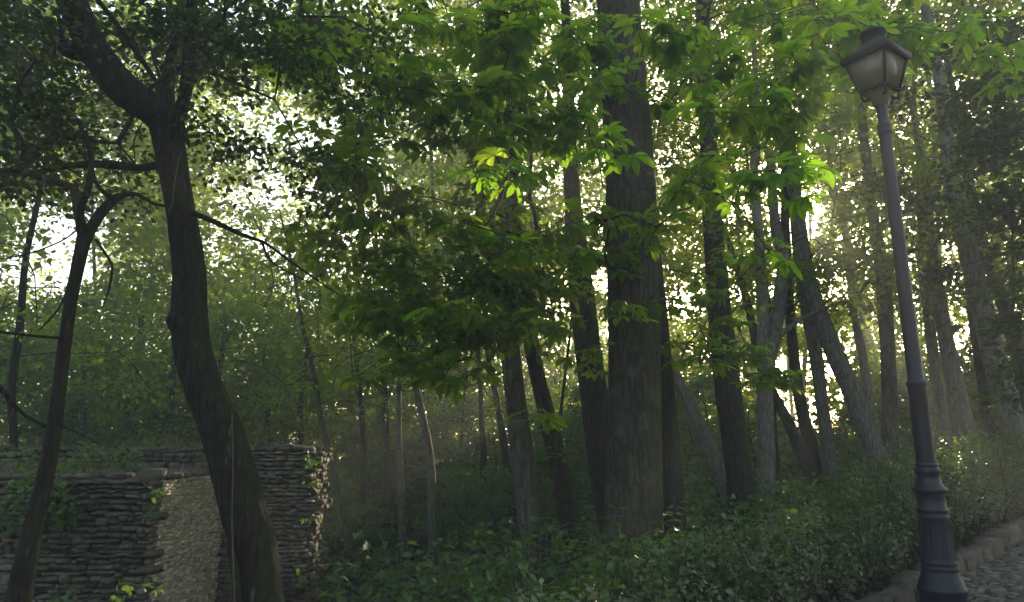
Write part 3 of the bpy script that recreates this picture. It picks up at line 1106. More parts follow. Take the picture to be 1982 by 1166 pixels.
tree('thinpale', 'ash_tree', 'thin pale trunk slanting away left from the foot of a stout two-toned trunk', 'tree',
     [(1428, 1010, 38), (1390, 905, 35), (1345, 805, 31), (1305, 725, 28), (1275, 660, 26), (1240, 560, 24), (1215, 420, 22)],
     11.5, 'bark_pale', extra=4, rough=.02, sides=16, crown=dict(CR, n=22))
tree('twotone', 'ash_tree', 'stout trunk pale on its left side and mossy dark on the right, above the hedge', 'tree',
     [(1440, 1010, 60), (1428, 890, 57), (1410, 760, 55), (1396, 640, 52), (1386, 520, 46), (1378, 400, 40), (1370, 250, 34), (1360, 60, 30)],
     10.6, 'bark_moss', extra=4, rough=.025, sides=24, crown=dict(CR, n=40))
tree('pillar', 'ash_tree', 'upright pale trunk that forks low, right of the stout two-toned trunk', 'tree',
     [(1482, 985, 40), (1483, 880, 37), (1481, 780, 35), (1480, 700, 33), (1476, 600, 26), (1470, 480, 22), (1460, 330, 18)],
     12.0, 'bark_pale', extra=4, rough=.02, sides=18, crown=dict(CR, n=34),
     limbs=[dict(p=[(1483, 720, 26), (1498, 650, 27), (1512, 560, 26), (1515, 500, 24), (1500, 430, 20), (1490, 300, 16)], d0=12, d1=12.2),
            dict(p=[(1484, 700, 14), (1502, 660, 10), (1540, 625, 9), (1570, 608, 7), (1640, 580, 5)], d0=12, d1=12)])
tree('stump', 'ash_tree', 'short dark trunk just behind the upright pale forked trunk', 'tree',
     [(1514, 980, 22), (1504, 920, 20), (1497, 850, 18), (1494, 760, 16), (1492, 640, 14)], 13.2, 'bark_moss', extra=4, sides=14, crown=dict(CR, n=16))
tree('crossa', 'ash_tree', 'grey trunk leaning left across the foot of a dark mossy one near the sun', 'tree',
     [(1584, 960, 32), (1560, 895, 31), (1530, 825, 27), (1498, 765, 23), (1470, 700, 20), (1450, 600, 17)], 13.0, 'bark', extra=4, sides=16, crown=dict(CR, n=20))
tree('crossb', 'ash_tree', 'dark mossy trunk standing just left of the bright sun glow', 'tree',
     [(1582, 945, 30), (1570, 865, 28), (1552, 795, 26), (1540, 720, 24), (1528, 600, 22), (1520, 450, 20)], 13.6, 'bark_moss', extra=4, sides=16, crown=dict(CR, n=20))
tree('sunny', 'ash_tree', 'grey trunk standing in the bright sun glow, with a dark slit low down', 'tree',
     [(1610, 945, 30), (1601, 860, 27), (1590, 770, 26), (1578, 680, 28), (1562, 590, 30), (1552, 520, 30), (1540, 420, 24), (1530, 280, 20)],
     13.2, 'bark_pale', extra=4, sides=16, crown=dict(CR, n=30))
tree('biglean', 'ash_tree', 'long pale trunk leaning left, joined at its foot to an upright brown one', 'tree',
     [(1710, 925, 44), (1680, 840, 45), (1645, 750, 43), (1606, 660, 41), (1575, 580, 38), (1556, 510, 34), (1545, 420, 28), (1530, 300, 22)],
     12.2, 'bark_pale', extra=4, rough=.025, sides=22, crown=dict(CR, n=34))
tree('bigup', 'ash_tree', 'tall straight trunk with crooked branches halfway up, just left of the lamp post', 'tree',
     [(1722, 920, 38), (1723, 810, 33), (1719, 690, 30), (1713, 590, 30), (1710, 540, 30), (1702, 490, 26), (1690, 420, 23), (1681, 350, 21), (1671, 250, 19), (1663, 120, 17)],
     12.4, 'bark_grey', extra=4, rough=.03, sides=20, crown=dict(CR, n=30),
     limbs=[dict(p=[(1712, 545, 18), (1728, 512, 13), (1752, 492, 12), (1780, 480, 8)], d0=12.4, d1=12),
            dict(p=[(1712, 510, 12), (1702, 470, 9), (1712, 430, 9), (1738, 412, 8), (1780, 405, 6)], d0=12.4, d1=12.2),
            dict(p=[(1702, 555, 10), (1682, 545, 9), (1670, 560, 6), (1660, 580, 4)], d0=12.4, d1=12.3)])
tree('rpale', 'ash_tree', 'broad pale trunk leaning left in front of the brightest sky gap on the right', 'tree',
     [(1968, 850, 52), (1945, 770, 49), (1924, 690, 46), (1905, 610, 43), (1886, 530, 40), (1868, 460, 38), (1850, 380, 33), (1830, 250, 28)],
     11.0, 'bark_pale', extra=4, rough=.03, sides=24, crown=dict(CR, n=38))
tree('rlean2', 'ash_tree', 'brown trunk leaning left behind the broad pale one at the right edge', 'tree',
     [(2010, 850, 36), (1985, 740, 33), (1958, 640, 30), (1930, 550, 28), (1905, 480, 25), (1880, 380, 22)], 12.2, 'bark', extra=4, sides=18, crown=dict(CR, n=26))
tree('rmid', 'ash_tree', 'knotty trunk with a snapped branch stub right of the lamp post', 'tree',
     [(1880, 880, 42), (1862, 800, 39), (1842, 710, 33), (1828, 640, 29), (1815, 560, 26), (1800, 450, 22)], 12.0, 'bark_pale', extra=4, rough=.04, sides=20, crown=dict(CR, n=26),
     limbs=[dict(n='broken_stub', p=[(1834, 655, 14), (1848, 636, 12), (1862, 632, 9)], d0=12, d1=11.8)])
tree('rshort', 'ash_tree', 'narrow dark mossy trunk standing behind the brightest green stretch of hedge', 'tree',
     [(1926, 870, 22), (1912, 800, 21), (1900, 730, 19), (1885, 640, 17), (1870, 520, 15)], 12.6, 'bark_moss', extra=4, sides=14, crown=dict(CR, n=18))
tree('rback', 'ash_tree', 'greyish trunk touching the right side of the lamp post halfway up', 'tree',
     [(1836, 890, 28), (1822, 800, 25), (1808, 700, 22), (1796, 600, 20), (1786, 480, 17)], 13.4, 'bark_grey', extra=4, sides=16, crown=dict(CR, n=24))
tree('hidden', 'ash_tree', 'slender grey trunk in haze between the long leaning trunk and the upright brown one', 'tree',
     [(1700, 880, 22), (1684, 780, 20), (1668, 680, 18), (1650, 590, 16), (1640, 480, 14)], 15.5, 'bark_pale', extra=4, sides=12, crown=dict(CR, n=18))

# slim trunks in the dark hollow
SL = dict(n=16, z=(.6, 4.0), rad=1.9, per=60, size=.085, cr=.5)
slim = [([(668, 1130, 13), (662, 1060, 13), (655, 960, 15), (640, 890, 14), (625, 830, 13), (610, 740, 11)], 13.0, 'bark', 'bent slim trunk nearest the right end of the ruined wall'),
        ([(704, 1110, 13), (703, 1000, 14), (704, 900, 13), (700, 800, 11)], 15.0, 'bark_dark', 'very thin dark trunk second from the end of the ruined wall'),
        ([(746, 1090, 20), (747, 1000, 20), (748, 920, 19), (746, 830, 16)], 15.5, 'bark_dark', 'dark slim trunk half covered by pale blue green sprays'),
        ([(784, 1130, 15), (779, 1040, 15), (777, 960, 14), (773, 880, 13), (772, 780, 11)], 12.6, 'bark_grey', 'pale slim straight trunk right of the blue green sprays'),
        ([(840, 1140, 22), (838, 1040, 21), (836, 950, 20), (830, 870, 18), (812, 780, 16), (795, 700, 15)], 12.2, 'bark_grey', 'thickest pale slim trunk in the hollow, curving left as it rises'),
        ([(890, 1080, 8), (888, 1000, 9), (890, 920, 9)], 17.0, 'bark_dark', 'thinnest dark stem in the middle of the hollow'),
        ([(926, 1100, 12), (932, 1000, 13), (936, 900, 15), (934, 840, 13), (930, 760, 11)], 15.0, 'bark_dark', 'dark crooked slim trunk under the arching chestnut twig'),
        ([(1008, 1090, 20), (996, 1020, 19), (985, 930, 18), (975, 860, 17), (966, 800, 15)], 14.0, 'bark_dark', 'dark mossy slim trunk beside the grey trunk under the leaves'),
        ([(26, 900, 16), (22, 760, 17), (30, 690, 18), (40, 620, 15), (50, 500, 13)], 9.6, 'bark_dark', 'short dark trunk beyond the wall at the left edge')]
for i, (pts, d, b, lb) in enumerate(slim):
    tree('slim%d' % i, 'young_tree', lb, 'young tree', pts, d, b, extra=3.5, sides=12, rough=.03, flare=1.2, crown=SL, leaf='under' if i % 2 else 'lime')
# hanging ivy-like stems between the trunks
for pp, lb in (([(1082, 830, 7), (1092, 740, 6), (1104, 640, 5), (1112, 560, 4)], 'thin bare sapling stem leaning right, left of the leafy spray on the dark trunk'),):
    tree('sap', 'sapling', lb, 'sapling', [(1066, 1000, 8)] + pp, 8.6, 'twig', extra=.5, sides=8, rough=.01)

# ------------------------------------------------------------------ horse-chestnut boughs with hand-shaped leaves


def palmate(seed, nl=7, L=.2):
    rg = np.random.default_rng(seed)
    V, Fc, UV = [], [], []

    def addv(p, uv):
        V.append(p)
        UV.append(uv)
        return len(V) - 1
    hub = np.array([.0, 0, 0])
    # petiole from the twig (at -x) to the hub
    pl = .13
    for a, b in ((-pl, 0),):
        w = .0035
        i0 = [addv(np.array([a, w, .0]), (0, 0)), addv(np.array([a, -w, 0]), (0, 0)), addv(np.array([b, w, .0]), (0, 0)), addv(np.array([b, -w, 0]), (0, 0)), addv(np.array([a, 0, -w]), (0, 0)), addv(np.array([b, 0, -w]), (0, 0))]
        Fc.extend([[i0[0], i0[1], i0[3]], [i0[0], i0[3], i0[2]], [i0[1], i0[4], i0[5]], [i0[1], i0[5], i0[3]], [i0[4], i0[0], i0[2]], [i0[4], i0[2], i0[5]]])
    angs = np.linspace(-112, 112, nl) + rg.normal(0, 5, nl)
    for a in angs:
        c = 1 - .45 * (abs(a) / 112) ** 1.4
        l = L * c * rg.uniform(.9, 1.08)
        w = l * rg.uniform(.19, .23)
        dr = rg.uniform(.12, .42)
        ca, sa = math.cos(math.radians(a)), math.sin(math.radians(a))
        tw = rg.normal(0, .12)

        def pt(u, v, up):
            z = -dr * l * u * u + up + tw * v
            x = u * l * (1 - .1 * dr)
            return hub + np.array([x * ca - v * sa, x * sa + v * ca, z])
        us = (0, .35, .66, .84, 1)
        ws = (0, .55, 1, .72, 0)
        mids = [addv(pt(u, 0, -.004), (u, 0)) for u in us]
        for sg in (1, -1):
            e = [addv(pt(u - .03, sg * w * q, .12 * w * q + rg.normal(0, .002)), (u, sg * q)) for u, q in zip(us[1:4], ws[1:4])]
            T = [(mids[0], e[0], mids[1]), (mids[1], e[0], e[1]), (mids[1], e[1], mids[2]), (mids[2], e[1], e[2]), (mids[2], e[2], mids[3]), (mids[3], e[2], mids[4])]
            for q in T:
                Fc.append(q if sg < 0 else q[::-1])
    V = np.array(V)
    V[:, 0] += pl                           # origin at the foot of the leaf stalk
    return V, np.array(Fc), np.array(UV)


PAL = [palmate(100 + i, 7 if i % 3 else 5, .2) for i in range(6)]


def pal_meshes(mat):
    out = []
    for v, f, uv in PAL:
        me = mesh_np('leaf', v, f, True, uv)
        me.materials.append(M[mat])
        out.append(me)
    return out


PALME = {k: pal_meshes(k) for k in ('chestnut', 'young', 'yellowing')}  # young: same leaf shapes, coloured as if in sun


def bough(key, sprays, tip=.0045):
    """sprays: (px, py, depth, n leaves, kind, scale)"""
    t, P, r, base = TREES[key]
    tg = np.array([at(a, b, d) for a, b, d, n, k, s in sprays])
    axis = P[(P[:, 2] > E + .8) & (P[:, 2] < E + 7)][::3]
    mb = MB()
    nodes = np.array(grow(mb, axis, tg, tip=tip, sag=.16, maxr=.035))
    link('branches', mb.mesh('branches', True, base), M['twig'], t, kind='stuff')
    k = 0
    mass = {}
    o_ = sorted(range(len(sprays)), key=lambda i: sprays[i][2] / sprays[i][5])
    tg, sprays = tg[o_], [sprays[i] for i in o_]
    for c, (a, b, d, n, kind, s) in zip(tg, sprays):
        near = nodes[np.argsort(np.linalg.norm(nodes - c, axis=1))[1:4]].mean(0)
        tw = c - near
        tw = tw / (np.linalg.norm(tw) + 1e-6)
        for j in range(n):
            back = (j // 2) * .07
            p = c - tw * back
            if kind == 'chestnut' and not sun_gap(np.array([p]), .1, .3)[0]:
                continue
            yaw = j * 2.4 + R.normal(0, .35)
            pit = R.normal(.12, .22) + (.16 if j > 2 else -.05)
            rol = R.normal(0, .2)
            q = Euler((rol, pit, yaw)).to_quaternion()
            sc_ = s * R.uniform(.6, 1.15)
            kk = kind
            mi = int(R.integers(6))
            if k < 300:
                o = link('leaf', PALME[kk][mi], parent=t)
                o.location = p - base
                o.rotation_mode = 'QUATERNION'
                o.rotation_quaternion = q
                o.scale = (sc_, sc_ * R.uniform(.85, 1.1), sc_ * R.uniform(.3, 2.6))
            else:
                v, f, uv = PAL[mi]
                mt = np.array(q.to_matrix())
                mass.setdefault(kk, MB()).add((v * sc_) @ mt.T + p, f)
            k += 1
    for kk, mb in mass.items():
        link('foliage', mb.mesh('foliage', True, base), M[kk], t, kind='stuff')


def jit(rows, d, n=7, kind='chestnut', s=1.08, dup=2):
    out = []
    for a, b in rows:
        out.append((a + R.normal(0, 10), b + R.normal(0, 10), d + R.uniform(-.7, .7), n, kind, s))
        for q in range(dup):
            out.append((a + R.normal(0, 45), b + R.normal(0, 40), d + R.uniform(-.2, 1.6), n, kind, s))
    return out


bough('big',
      jit([(1090, 110), (1100, 200), (1110, 300), (1105, 380), (1100, 60), (1130, 150), (1120, 240), (1080, 330), (1130, 420), (1250, 430), (1200, 530), (1235, 610), (1110, 490), (1060, 560)], 6.6, 7) +
      [(1150, 285, 5.6, 6, 'young', 1.0), (1195, 300, 5.5, 5, 'young', .9), (1225, 182, 6.4, 5, 'chestnut', .6)] +
      jit([(1290, 60), (1350, 120), (1430, 60), (1500, 130), (1330, 200), (1400, 235), (1480, 215), (1340, 310), (1420, 300), (1300, 380), (1390, 400), (1545, 190), (1580, 60), (1640, 130)], 6.2, 7) +
      [(1385, 300, 5.2, 6, 'young', .8), (1440, 350, 5.1, 7, 'young', .9), (1500, 330, 5.0, 7, 'young', 1.0), (1562, 318, 4.9, 7, 'young', 1.05), (1490, 490, 5.2, 6, 'young', .9), (1530, 390, 5.0, 5, 'young', .8), (1335, 350, 5.4, 5, 'young', .8)])  # these sprays look sunlit by leaf colour
bough('behindright', jit([(1400, 560), (1420, 600), (1360, 640), (1430, 690), (1460, 740), (1500, 750), (1380, 700), (1340, 560)], 8.2, 6, 'chestnut', .9) +
      jit([(1700, 50), (1780, 70), (1730, 20), (1850, 60), (1640, 40), (1560, 20), (1480, 30), (1900, 110)], 6.8, 7))
bough('midleft',
      jit([(760, 170), (850, 120), (930, 180), (1000, 110), (1060, 20), (980, 30), (880, 40), (720, 80), (640, 60), (560, 45), (780, 30), (610, 110), (975, 90), (985, 160), (970, 230), (980, 300), (940, 40)], 6.0, 7) +
      jit([(700, 250), (760, 280), (860, 230), (960, 260), (1040, 220), (720, 330), (640, 190)], 6.2, 7) +
      jit([(820, 400), (900, 430), (980, 400), (1040, 370), (760, 470), (840, 520), (920, 540), (1000, 500), (700, 420), (720, 520), (660, 300)], 6.4, 6, dup=2) +
      [(900, 325, 5.4, 7, 'young', 1.05), (975, 340, 5.5, 6, 'young', 1.0), (1030, 322, 5.6, 5, 'young', .9)])
bough('slant',
      jit([(790, 690), (850, 660), (930, 620), (1010, 640), (1060, 620), (760, 700), (880, 720), (960, 720), (860, 740), (940, 690), (780, 640), (1000, 570), (870, 590), (740, 600), (820, 560)], 6.4, 6, dup=2) +
      jit([(1140, 560), (1150, 650), (1140, 720), (1100, 830), (1120, 500)], 8.4, 6, 'chestnut', .75, dup=1) +
      [(797, 715, 6.2, 1, 'yellowing', .5)])

# ovate leaves of the tree that hangs in front of the grey trunk
t, P, r, base = TREES['midleft']
oc = [at(a + R.normal(0, 10), b + R.normal(0, 10), R.uniform(6.4, 8.2)) for a, b in
      ((620, 440), (600, 500), (640, 520), (680, 360), (720, 420), (760, 380), (690, 470), (740, 500), (800, 440), (700, 560), (760, 560), (820, 560), (860, 480), (880, 380), (920, 460), (940, 380), (960, 520), (980, 440), (900, 600), (960, 600), (1000, 520), (1040, 460), (1060, 520), (1050, 600), (840, 620), (740, 620), (700, 600), (990, 320), (1000, 640), (1090, 420)  , (640, 330))]
mb = MB()
grow(mb, P[(P[:, 2] > E + .8) & (P[:, 2] < E + 7)][::3], oc, tip=.005, maxr=.03)
link('branches', mb.mesh('branches', True, base), M['twig'], t, kind='stuff')
lm = MB()
for c in oc:
    q, d = clump_points(c, R.uniform(.3, .5), 95, .8)
    kp = sun_gap(q, .1, .3)
    leaf_cloud(lm, q[kp], .1, up=.35, droop=.6, tmpl=OVATE, out=d[kp])
link('foliage', lm.mesh('foliage', False, base), M['lime'], t, kind='stuff')

# high crowns of the big chestnuts, mostly above the picture
for key, kw in (('big', dict(n=18, z=(6.8, 12), rad=4.6)), ('midleft', dict(n=18, z=(7, 12), rad=4.2)), ('slant', dict(n=18, z=(7.5, 11), rad=3.4)), ('behindright', dict(n=10, z=(6.5, 11), rad=3.6)), ('behindleft', dict(n=22, z=(6.5, 11.5), rad=3.6)), ('lean', dict(n=26, z=(6.0, 9.5), rad=4.2))):
    t, P, r, base = TREES[key]
    add_crown(t, P, base, 'lime' if key != 'lean' else 'dark', per=90, size=.13, cr=.75, nodes=P[-8:] if key != 'lean' else np.concatenate(TREES['lean_limbs'][:2])[-12:], tip=.008, **kw)

# high dark canopy of the overhead tree at upper left/centre
t, P, r, base = TREES['lean']
tc = [at(R.uniform(380, 700), R.uniform(-250, 120), R.uniform(6.0, 9.0)) for i in range(26)]
lp = np.concatenate(TREES['lean_limbs'][:4])[::4]
mb = MB()
grow(mb, lp, tc, tip=.005, maxr=.035)
link('branches', mb.mesh('branches', True, base), M['twig'], t, kind='stuff')
lm = MB()
for c in tc:
    q, d = clump_points(c, R.uniform(.35, .6), 150, .7)
    leaf_cloud(lm, q, .075, up=.5, droop=.4, tmpl=OVATE, out=d)
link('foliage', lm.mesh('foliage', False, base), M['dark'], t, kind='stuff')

# tree off to the right whose dark foliage hangs into the right edge
tree('redge', 'maple_tree', 'dark leafy boughs drooping in at the right edge above the hedge', 'tree',
     [(2120, 900, 60), (2110, 700, 55), (2095, 450, 50), (2085, 200, 44), (2080, 0, 40)], 9.0, 'bark_dark', extra=3, sides=18,
     crown=dict(n=26, z=(2.5, 6.5), rad=2.6, per=190, size=.09, cr=.5, tmpl=OVATE,
                extra=[at(a, b, d) for a, b, d in ((1960, 330, 8), (1930, 250, 8.4), (1970, 480, 8), (1960, 420, 8.2), (1975, 560, 8), (1890, 300, 8.6), (1960, 620, 8.4), (1985, 700, 8), (1870, 180, 8.5), (1940, 160, 8.3), (1975, 760, 8.2), (1990, 640, 8), (1840, 100, 8.6), (1900, 60, 8.3), (1990, 200, 7.6), (1950, 380, 7.7), (1985, 400, 7.8))]), leaf='dark')

# ------------------------------------------------------------------ hedge along the kerb
hb = kpt(0, .6)
hedge = thing('hedge', 'loose leafy hedge running along the kerb from the bottom middle to the right edge', 'hedge', (hb[0], hb[1], float(path_z(*hb))))
ho = np.array(hedge.location)


def hedge_h(s):
    return .62 + .32 * smooth(-4, 4, s) + .06 * np.sin(s * 1.7) + .05 * np.sin(s * 4.1 + 1)


lm, st, lt = MB(), MB(), MB()
nH = 52000
s = R.uniform(-6.2, 8.5, nH)
u = R.uniform(-1, 1, nH)
h = hedge_h(s)
w = .55
ang = R.uniform(0, math.pi, nH)
rad = R.uniform(.35, 1, nH) ** .5
nn_ = .78 + w * rad * np.cos(ang) * (.75 + .25 * np.sin(ang))
zz_ = h * (.22 + .78 * rad * np.sin(ang)) + R.normal(0, .035, nH)
lump = .1 * np.sin(s * 6 + 3 * nn_) + .07 * np.sin(s * 13 + 1) * np.sin(nn_ * 9)
pxy = K1[None] + KD[None] * s[:, None] + KN[None] * (nn_ + lump * .4)[:, None]
P = np.stack([pxy[:, 0], pxy[:, 1], path_z(pxy[:, 0], pxy[:, 1]) + zz_ + lump * .5], -1)
kp = R.random(nH) < np.clip((zz_ / h - .02) * 2.4, .12, 1)
P = P[kp]
leaf_cloud(lm, P, .045, up=.9, droop=.15, tmpl=KITE)
link('foliage', lm.mesh('foliage', False, ho), M['hedge'], hedge, kind='stuff')
for i in range(380):
    s0 = R.uniform(-5.5, 8)
    p = kpt(s0, R.uniform(.3, 1.2))
    z0_ = float(path_z(*p))
    hh = hedge_h(s0) * R.uniform(.6, 1.12)
    q = p + R.normal(0, .2, 2)
    tube(st, [(p[0], p[1], z0_ - .05), ((p[0] + q[0]) / 2 + R.normal(0, .06), (p[1] + q[1]) / 2, z0_ + hh * .5), (q[0], q[1], z0_ + hh)], [.006, .005, .003], 5)
link('stems', st.mesh('stems', True, ho), M['twig'], hedge, kind='stuff')
# taller shoots with paired leaves
sm, sl = MB(), MB()
for i in range(150):
    s0 = R.uniform(-5.2, 7)
    p = kpt(s0, R.uniform(.35, 1.2))
    z0_ = float(path_z(*p)) + hedge_h(s0) * .8
    L = R.uniform(.18, .42)
    d = np.array([R.normal(0, .2), R.normal(0, .2), 1.0])
    a = np.array([p[0], p[1], z0_])
    tube(sm, [a, a + d * L * .6, a + d * L + np.array([R.normal(0, .03), R.normal(0, .03), 0])], [.004, .003, .0015], 4)
    pts = np.array([a + d * L * f for f in np.linspace(.2, 1, 7) for _ in (0, 1)])
    leaf_cloud(sl, pts, .055, up=1.0, droop=.1, tmpl=OVATE)
link('shoots', sm.mesh('shoots', True, ho), M['twig'], hedge, kind='stuff')
link('shoot_leaves', sl.mesh('shoot_leaves', False, ho), M['under'], hedge, kind='stuff')
# fallen leaves along the hedge foot
n = 5000
s = R.uniform(-5.5, 8, n)
nn_ = .55 + R.normal(0, .32, n)
pxy = K1[None] + KD[None] * s[:, None] + KN[None] * nn_[:, None]
k = nn_ > .2
pxy = pxy[k]
leaf_cloud(lt, np.stack([pxy[:, 0], pxy[:, 1], np.maximum(ground_z(pxy[:, 0], pxy[:, 1]), path_z(pxy[:, 0], pxy[:, 1]) - .03) + R.uniform(.005, .05, k.sum())], -1), .05, up=1.4, droop=0, tmpl=KITE)
pxy = K1[None] + KD[None] * R.uniform(-3, 8, 800)[:, None] - KN[None] * (2.5 * R.random(800) ** 2.5)[:, None]
leaf_cloud(lt, np.stack([pxy[:, 0], pxy[:, 1], path_z(pxy[:, 0], pxy[:, 1]) + .055], -1), .045, up=2.5, droop=0, tmpl=KITE)
link('fallen_leaves', lt.mesh('fallen_leaves'), M['litter'], kind='stuff')

# ------------------------------------------------------------------ undergrowth on the floor of the hollow
um, us_ = MB(), MB()
n = 60000
d = 4.0 + 30 * R.random(n) ** 1.5
a = R.uniform(-.72, .72, n)
x, y = d * np.tan(a), d
s_ = (x - K1[0]) * KN[0] + (y - K1[1]) * KN[1]
k = (s_ > 1.1) & ~((x < BX + .2) & (y > WY - .3) & (y < BY + .8))
x, y, d = x[k], y[k], d[k]
hgt = R.random(len(x)) ** 1.4 * (.55 + .5 * np.sin(x * 1.1 + 2) * np.sin(y * .9)) + .08
P = np.stack([x, y, ground_z(x, y) + np.clip(hgt, .04, 1.3)], -1)
near = d < 11
leaf_cloud(um, P[near], .085, up=1.0, droop=.3, tmpl=OVATE)
leaf_cloud(um, P[~near], .13, up=.9, droop=.3, tmpl=KITE)
link('undergrowth', um.mesh('undergrowth'), M['under'], kind='stuff')

# single leafy plants that stand clear of it
ME_PL = []
for i in range(4):
    lm, sm = MB(), MB()
    H = 1.0
    P = catmull([(0, 0, 0), (R.normal(0, .05), R.normal(0, .05), .4), (R.normal(0, .08), R.normal(0, .08), .75), (R.normal(0, .12), R.normal(0, .12), 1.0)], 5)
    tube(sm, P, np.linspace(.008, .003, len(P)), 5)
    for f in np.linspace(.3, 1, 7):
        c = P[int(f * (len(P) - 1))]
        th = R.uniform(0, 6.28)
        for q in (th, th + math.pi):
            o_ = np.array([[math.cos(q), math.sin(q), .1]]) * 3
            leaf_cloud(lm, c[None] + o_ * .006, .15 * (1.15 - .5 * f), up=1.6, droop=.25, tmpl=OVATE, out=o_)
    ME_PL.append((sm.mesh('stem', True), lm.mesh('leaves', False)))
    ME_PL[-1][0].materials.append(M['vine'])
    ME_PL[-1][1].materials.append(M['under'])
plants = [
    (680, 1090, 7.0, .6, 'soft green leafy plant just right of the wall end, with leaves spread wide'),
    (700, 1050, 7.6, .8, 'tall leafy plant in front of the very thin dark trunk'),
    (655, 1125, 6.6, .5, 'low leafy plant at the foot of the bent slim trunk'),
    (746, 1050, 7.8, .8, 'leafy plant rising in front of the dark slim trunk with blue green sprays'),
    (625, 1110, 7.2, .5, 'leafy plant touching the right end of the ruined wall'),
    (800, 1070, 8.0, .6, 'leafy plant between the two pale slim trunks'),
    (842, 1070, 7.6, .6, 'leafy plant in front of the thickest pale slim trunk'),
    (890, 1105, 7.2, .5, 'leafy plant below the thinnest dark stem of the hollow'),
    (960, 1090, 8.2, .5, 'leafy plant left of the grey trunk under the hanging leaves'),
    (1065, 1020, 8.4, .8, 'leafy shoot rising between the grey trunk and the thin dark slanting trunk'),
    (1118, 1045, 8.8, .7, 'leafy shoot in front of the foot of the thin dark slanting trunk'),
    (1190, 1005, 7.3, .6, 'leafy shoot climbing the left edge of the thickest trunk'),
    (1245, 1015, 7.2, .6, 'leafy shoot in front of the middle of the thickest trunk'),
    (1300, 1000, 7.6, .5, 'leafy shoot before the mossy trunk right of the thickest one'),
    (1432, 985, 9.9, .6, 'leafy shoot at the foot of the stout two-toned trunk')]
for i, (px, py, d, s, lb) in enumerate(plants):
    p = at(px, py, d)
    g = float(ground_z(p[0], p[1]))
    h = max(p[2] - g + .1, .35)
    t = thing('leafy_plant', lb, 'plant', (p[0], p[1], g), 'leafy plants at the hollow', R.uniform(0, 6))
    sm, lm = ME_PL[i % 4]
    for nm, me in (('stem', sm), ('leaves', lm)):
        o = link(nm, me, parent=t)
        o.scale = (min(1, h), min(1, h), h)
# weeds and dry grass on the wall
wt = MB()
for i in range(420):
    x = R.uniform(-6.5, BX - .1)
    if R.random() < .55:
        p = np.array([x, R.uniform(BY + .02, BY + .5), zt_b])
    else:
        p = np.array([min(x, WX - .05), R.uniform(WY + .2, BY), zt_f])
    L = R.uniform(.08, .26)
    d = np.array([R.normal(0, .45), R.normal(-.15, .45), 1])
    w = .003
    a, b, c = p, p + d * L * .6, p + d * L + np.array([0, 0, -.25 * L])
    wt.add([a - [w, 0, 0], a + [w, 0, 0], b - [w, 0, 0], b + [w, 0, 0], c], [[0, 1, 3], [0, 3, 2], [2, 3, 4]])
for i in range(60):                        # dead stems hanging down the back wall
    x = R.uniform(-5.2, -3.3)
    p = np.array([x, BY - .03, zt_b + .02])
    q = p + np.array([R.normal(0, .08), R.normal(-.06, .04), -R.uniform(.1, .3)])
    tube(wt, [p, (p + q) / 2 + np.array([R.normal(0, .03), -.05, .02]), q], [.003, .003, .002], 4)
link('dry_grass', wt.mesh('dry_grass'), M['straw'], kind='stuff')
wv = MB()
for a, b, d, rd, n in ((60, 940, 6.85, .22, 160), (110, 970, 6.85, .2, 170), (150, 900, 7.3, .2, 70), (215, 880, 7.8, .22, 70), (40, 890, 7.5, .22, 80), (130, 1000, 6.85, .12, 60), (25, 1000, 6.85, .2, 80), (290, 950, 6.9, .08, 20), (180, 865, 7.6, .15, 30),
                       (250, 890, 7.9, .16, 60), (290, 1000, 6.88, .05, 8), (600, 890, 8.4, .12, 26), (604, 1000, 8.4, .1, 16), (590, 1120, 8.3, .14, 26), (600, 940, 8.4, .08, 10), (120, 1145, 6.3, .12, 18), (230, 1145, 6.3, .1, 14), (290, 1140, 6.4, .1, 12)):
    q, dd = clump_points(at(a, b, d), rd, n, .8)
    leaf_cloud(wv, q, .06, up=.6, droop=.4, tmpl=OVATE, out=dd)
link('wall_creeper', wv.mesh('wall_creeper'), M['under'], kind='stuff')

# ------------------------------------------------------------------ bushes and small trees of the middle distance (shared meshes)


def bush_meshes(seed, H=3.0, W=1.6, n=46, per=70, size=.1, base_z=.25):
    tg = []
    for i in range(n):
        z = R.uniform(base_z, 1) * H
        w = W * math.sin(math.pi * min(.95, (z / H) * .8 + .18)) ** .7
        a, q = R.uniform(0, 6.28), math.sqrt(R.uniform(.1, 1)) * w
        tg.append((q * math.cos(a), q * math.sin(a), z))
    sm = MB()
    P = catmull([(0, 0, -.2), (R.normal(0, .06), R.normal(0, .06), H * .3), (R.normal(0, .15), R.normal(0, .15), H * .62), (R.normal(0, .2), R.normal(0, .2), H * .9)], 5)
    tube(sm, P, np.linspace(.022 * H, .006 * H, len(P)), 8, .03)
    trunk = sm.mesh('trunk', True)
    trunk.materials.append(M['bark'])
    bm_ = MB()
    grow(bm_, P[3:], tg, tip=.006, maxr=.03)
    br = bm_.mesh('branches', True)
    br.materials.append(M['twig'])
    lm = MB()
    for c in tg:
        q, d = clump_points(np.array(c), R.uniform(.3, .55) * W / 1.5, int(per * R.uniform(.6, 1.3)), .45)
        leaf_cloud(lm, q, size, up=.8, droop=.35, tmpl=KITE, out=d)
    return trunk, br, lm


BUSH = {}
for key, kw, mats in (('bush', dict(H=2.6, W=1.5, n=54, per=85, size=.105), ('shrub', 'under')), ('small', dict(H=7.0, W=2.6, n=80, per=90, size=.12, base_z=.15), ('far', 'lime'))):
    BUSH[key] = []
    for i in range(4):
        tr, br, lm = bush_meshes(i, **kw)
        cm_ = lm.mesh('crown')
        cm_.materials.append(M[mats[i % 2]])
        BUSH[key].append((tr, br, cm_))


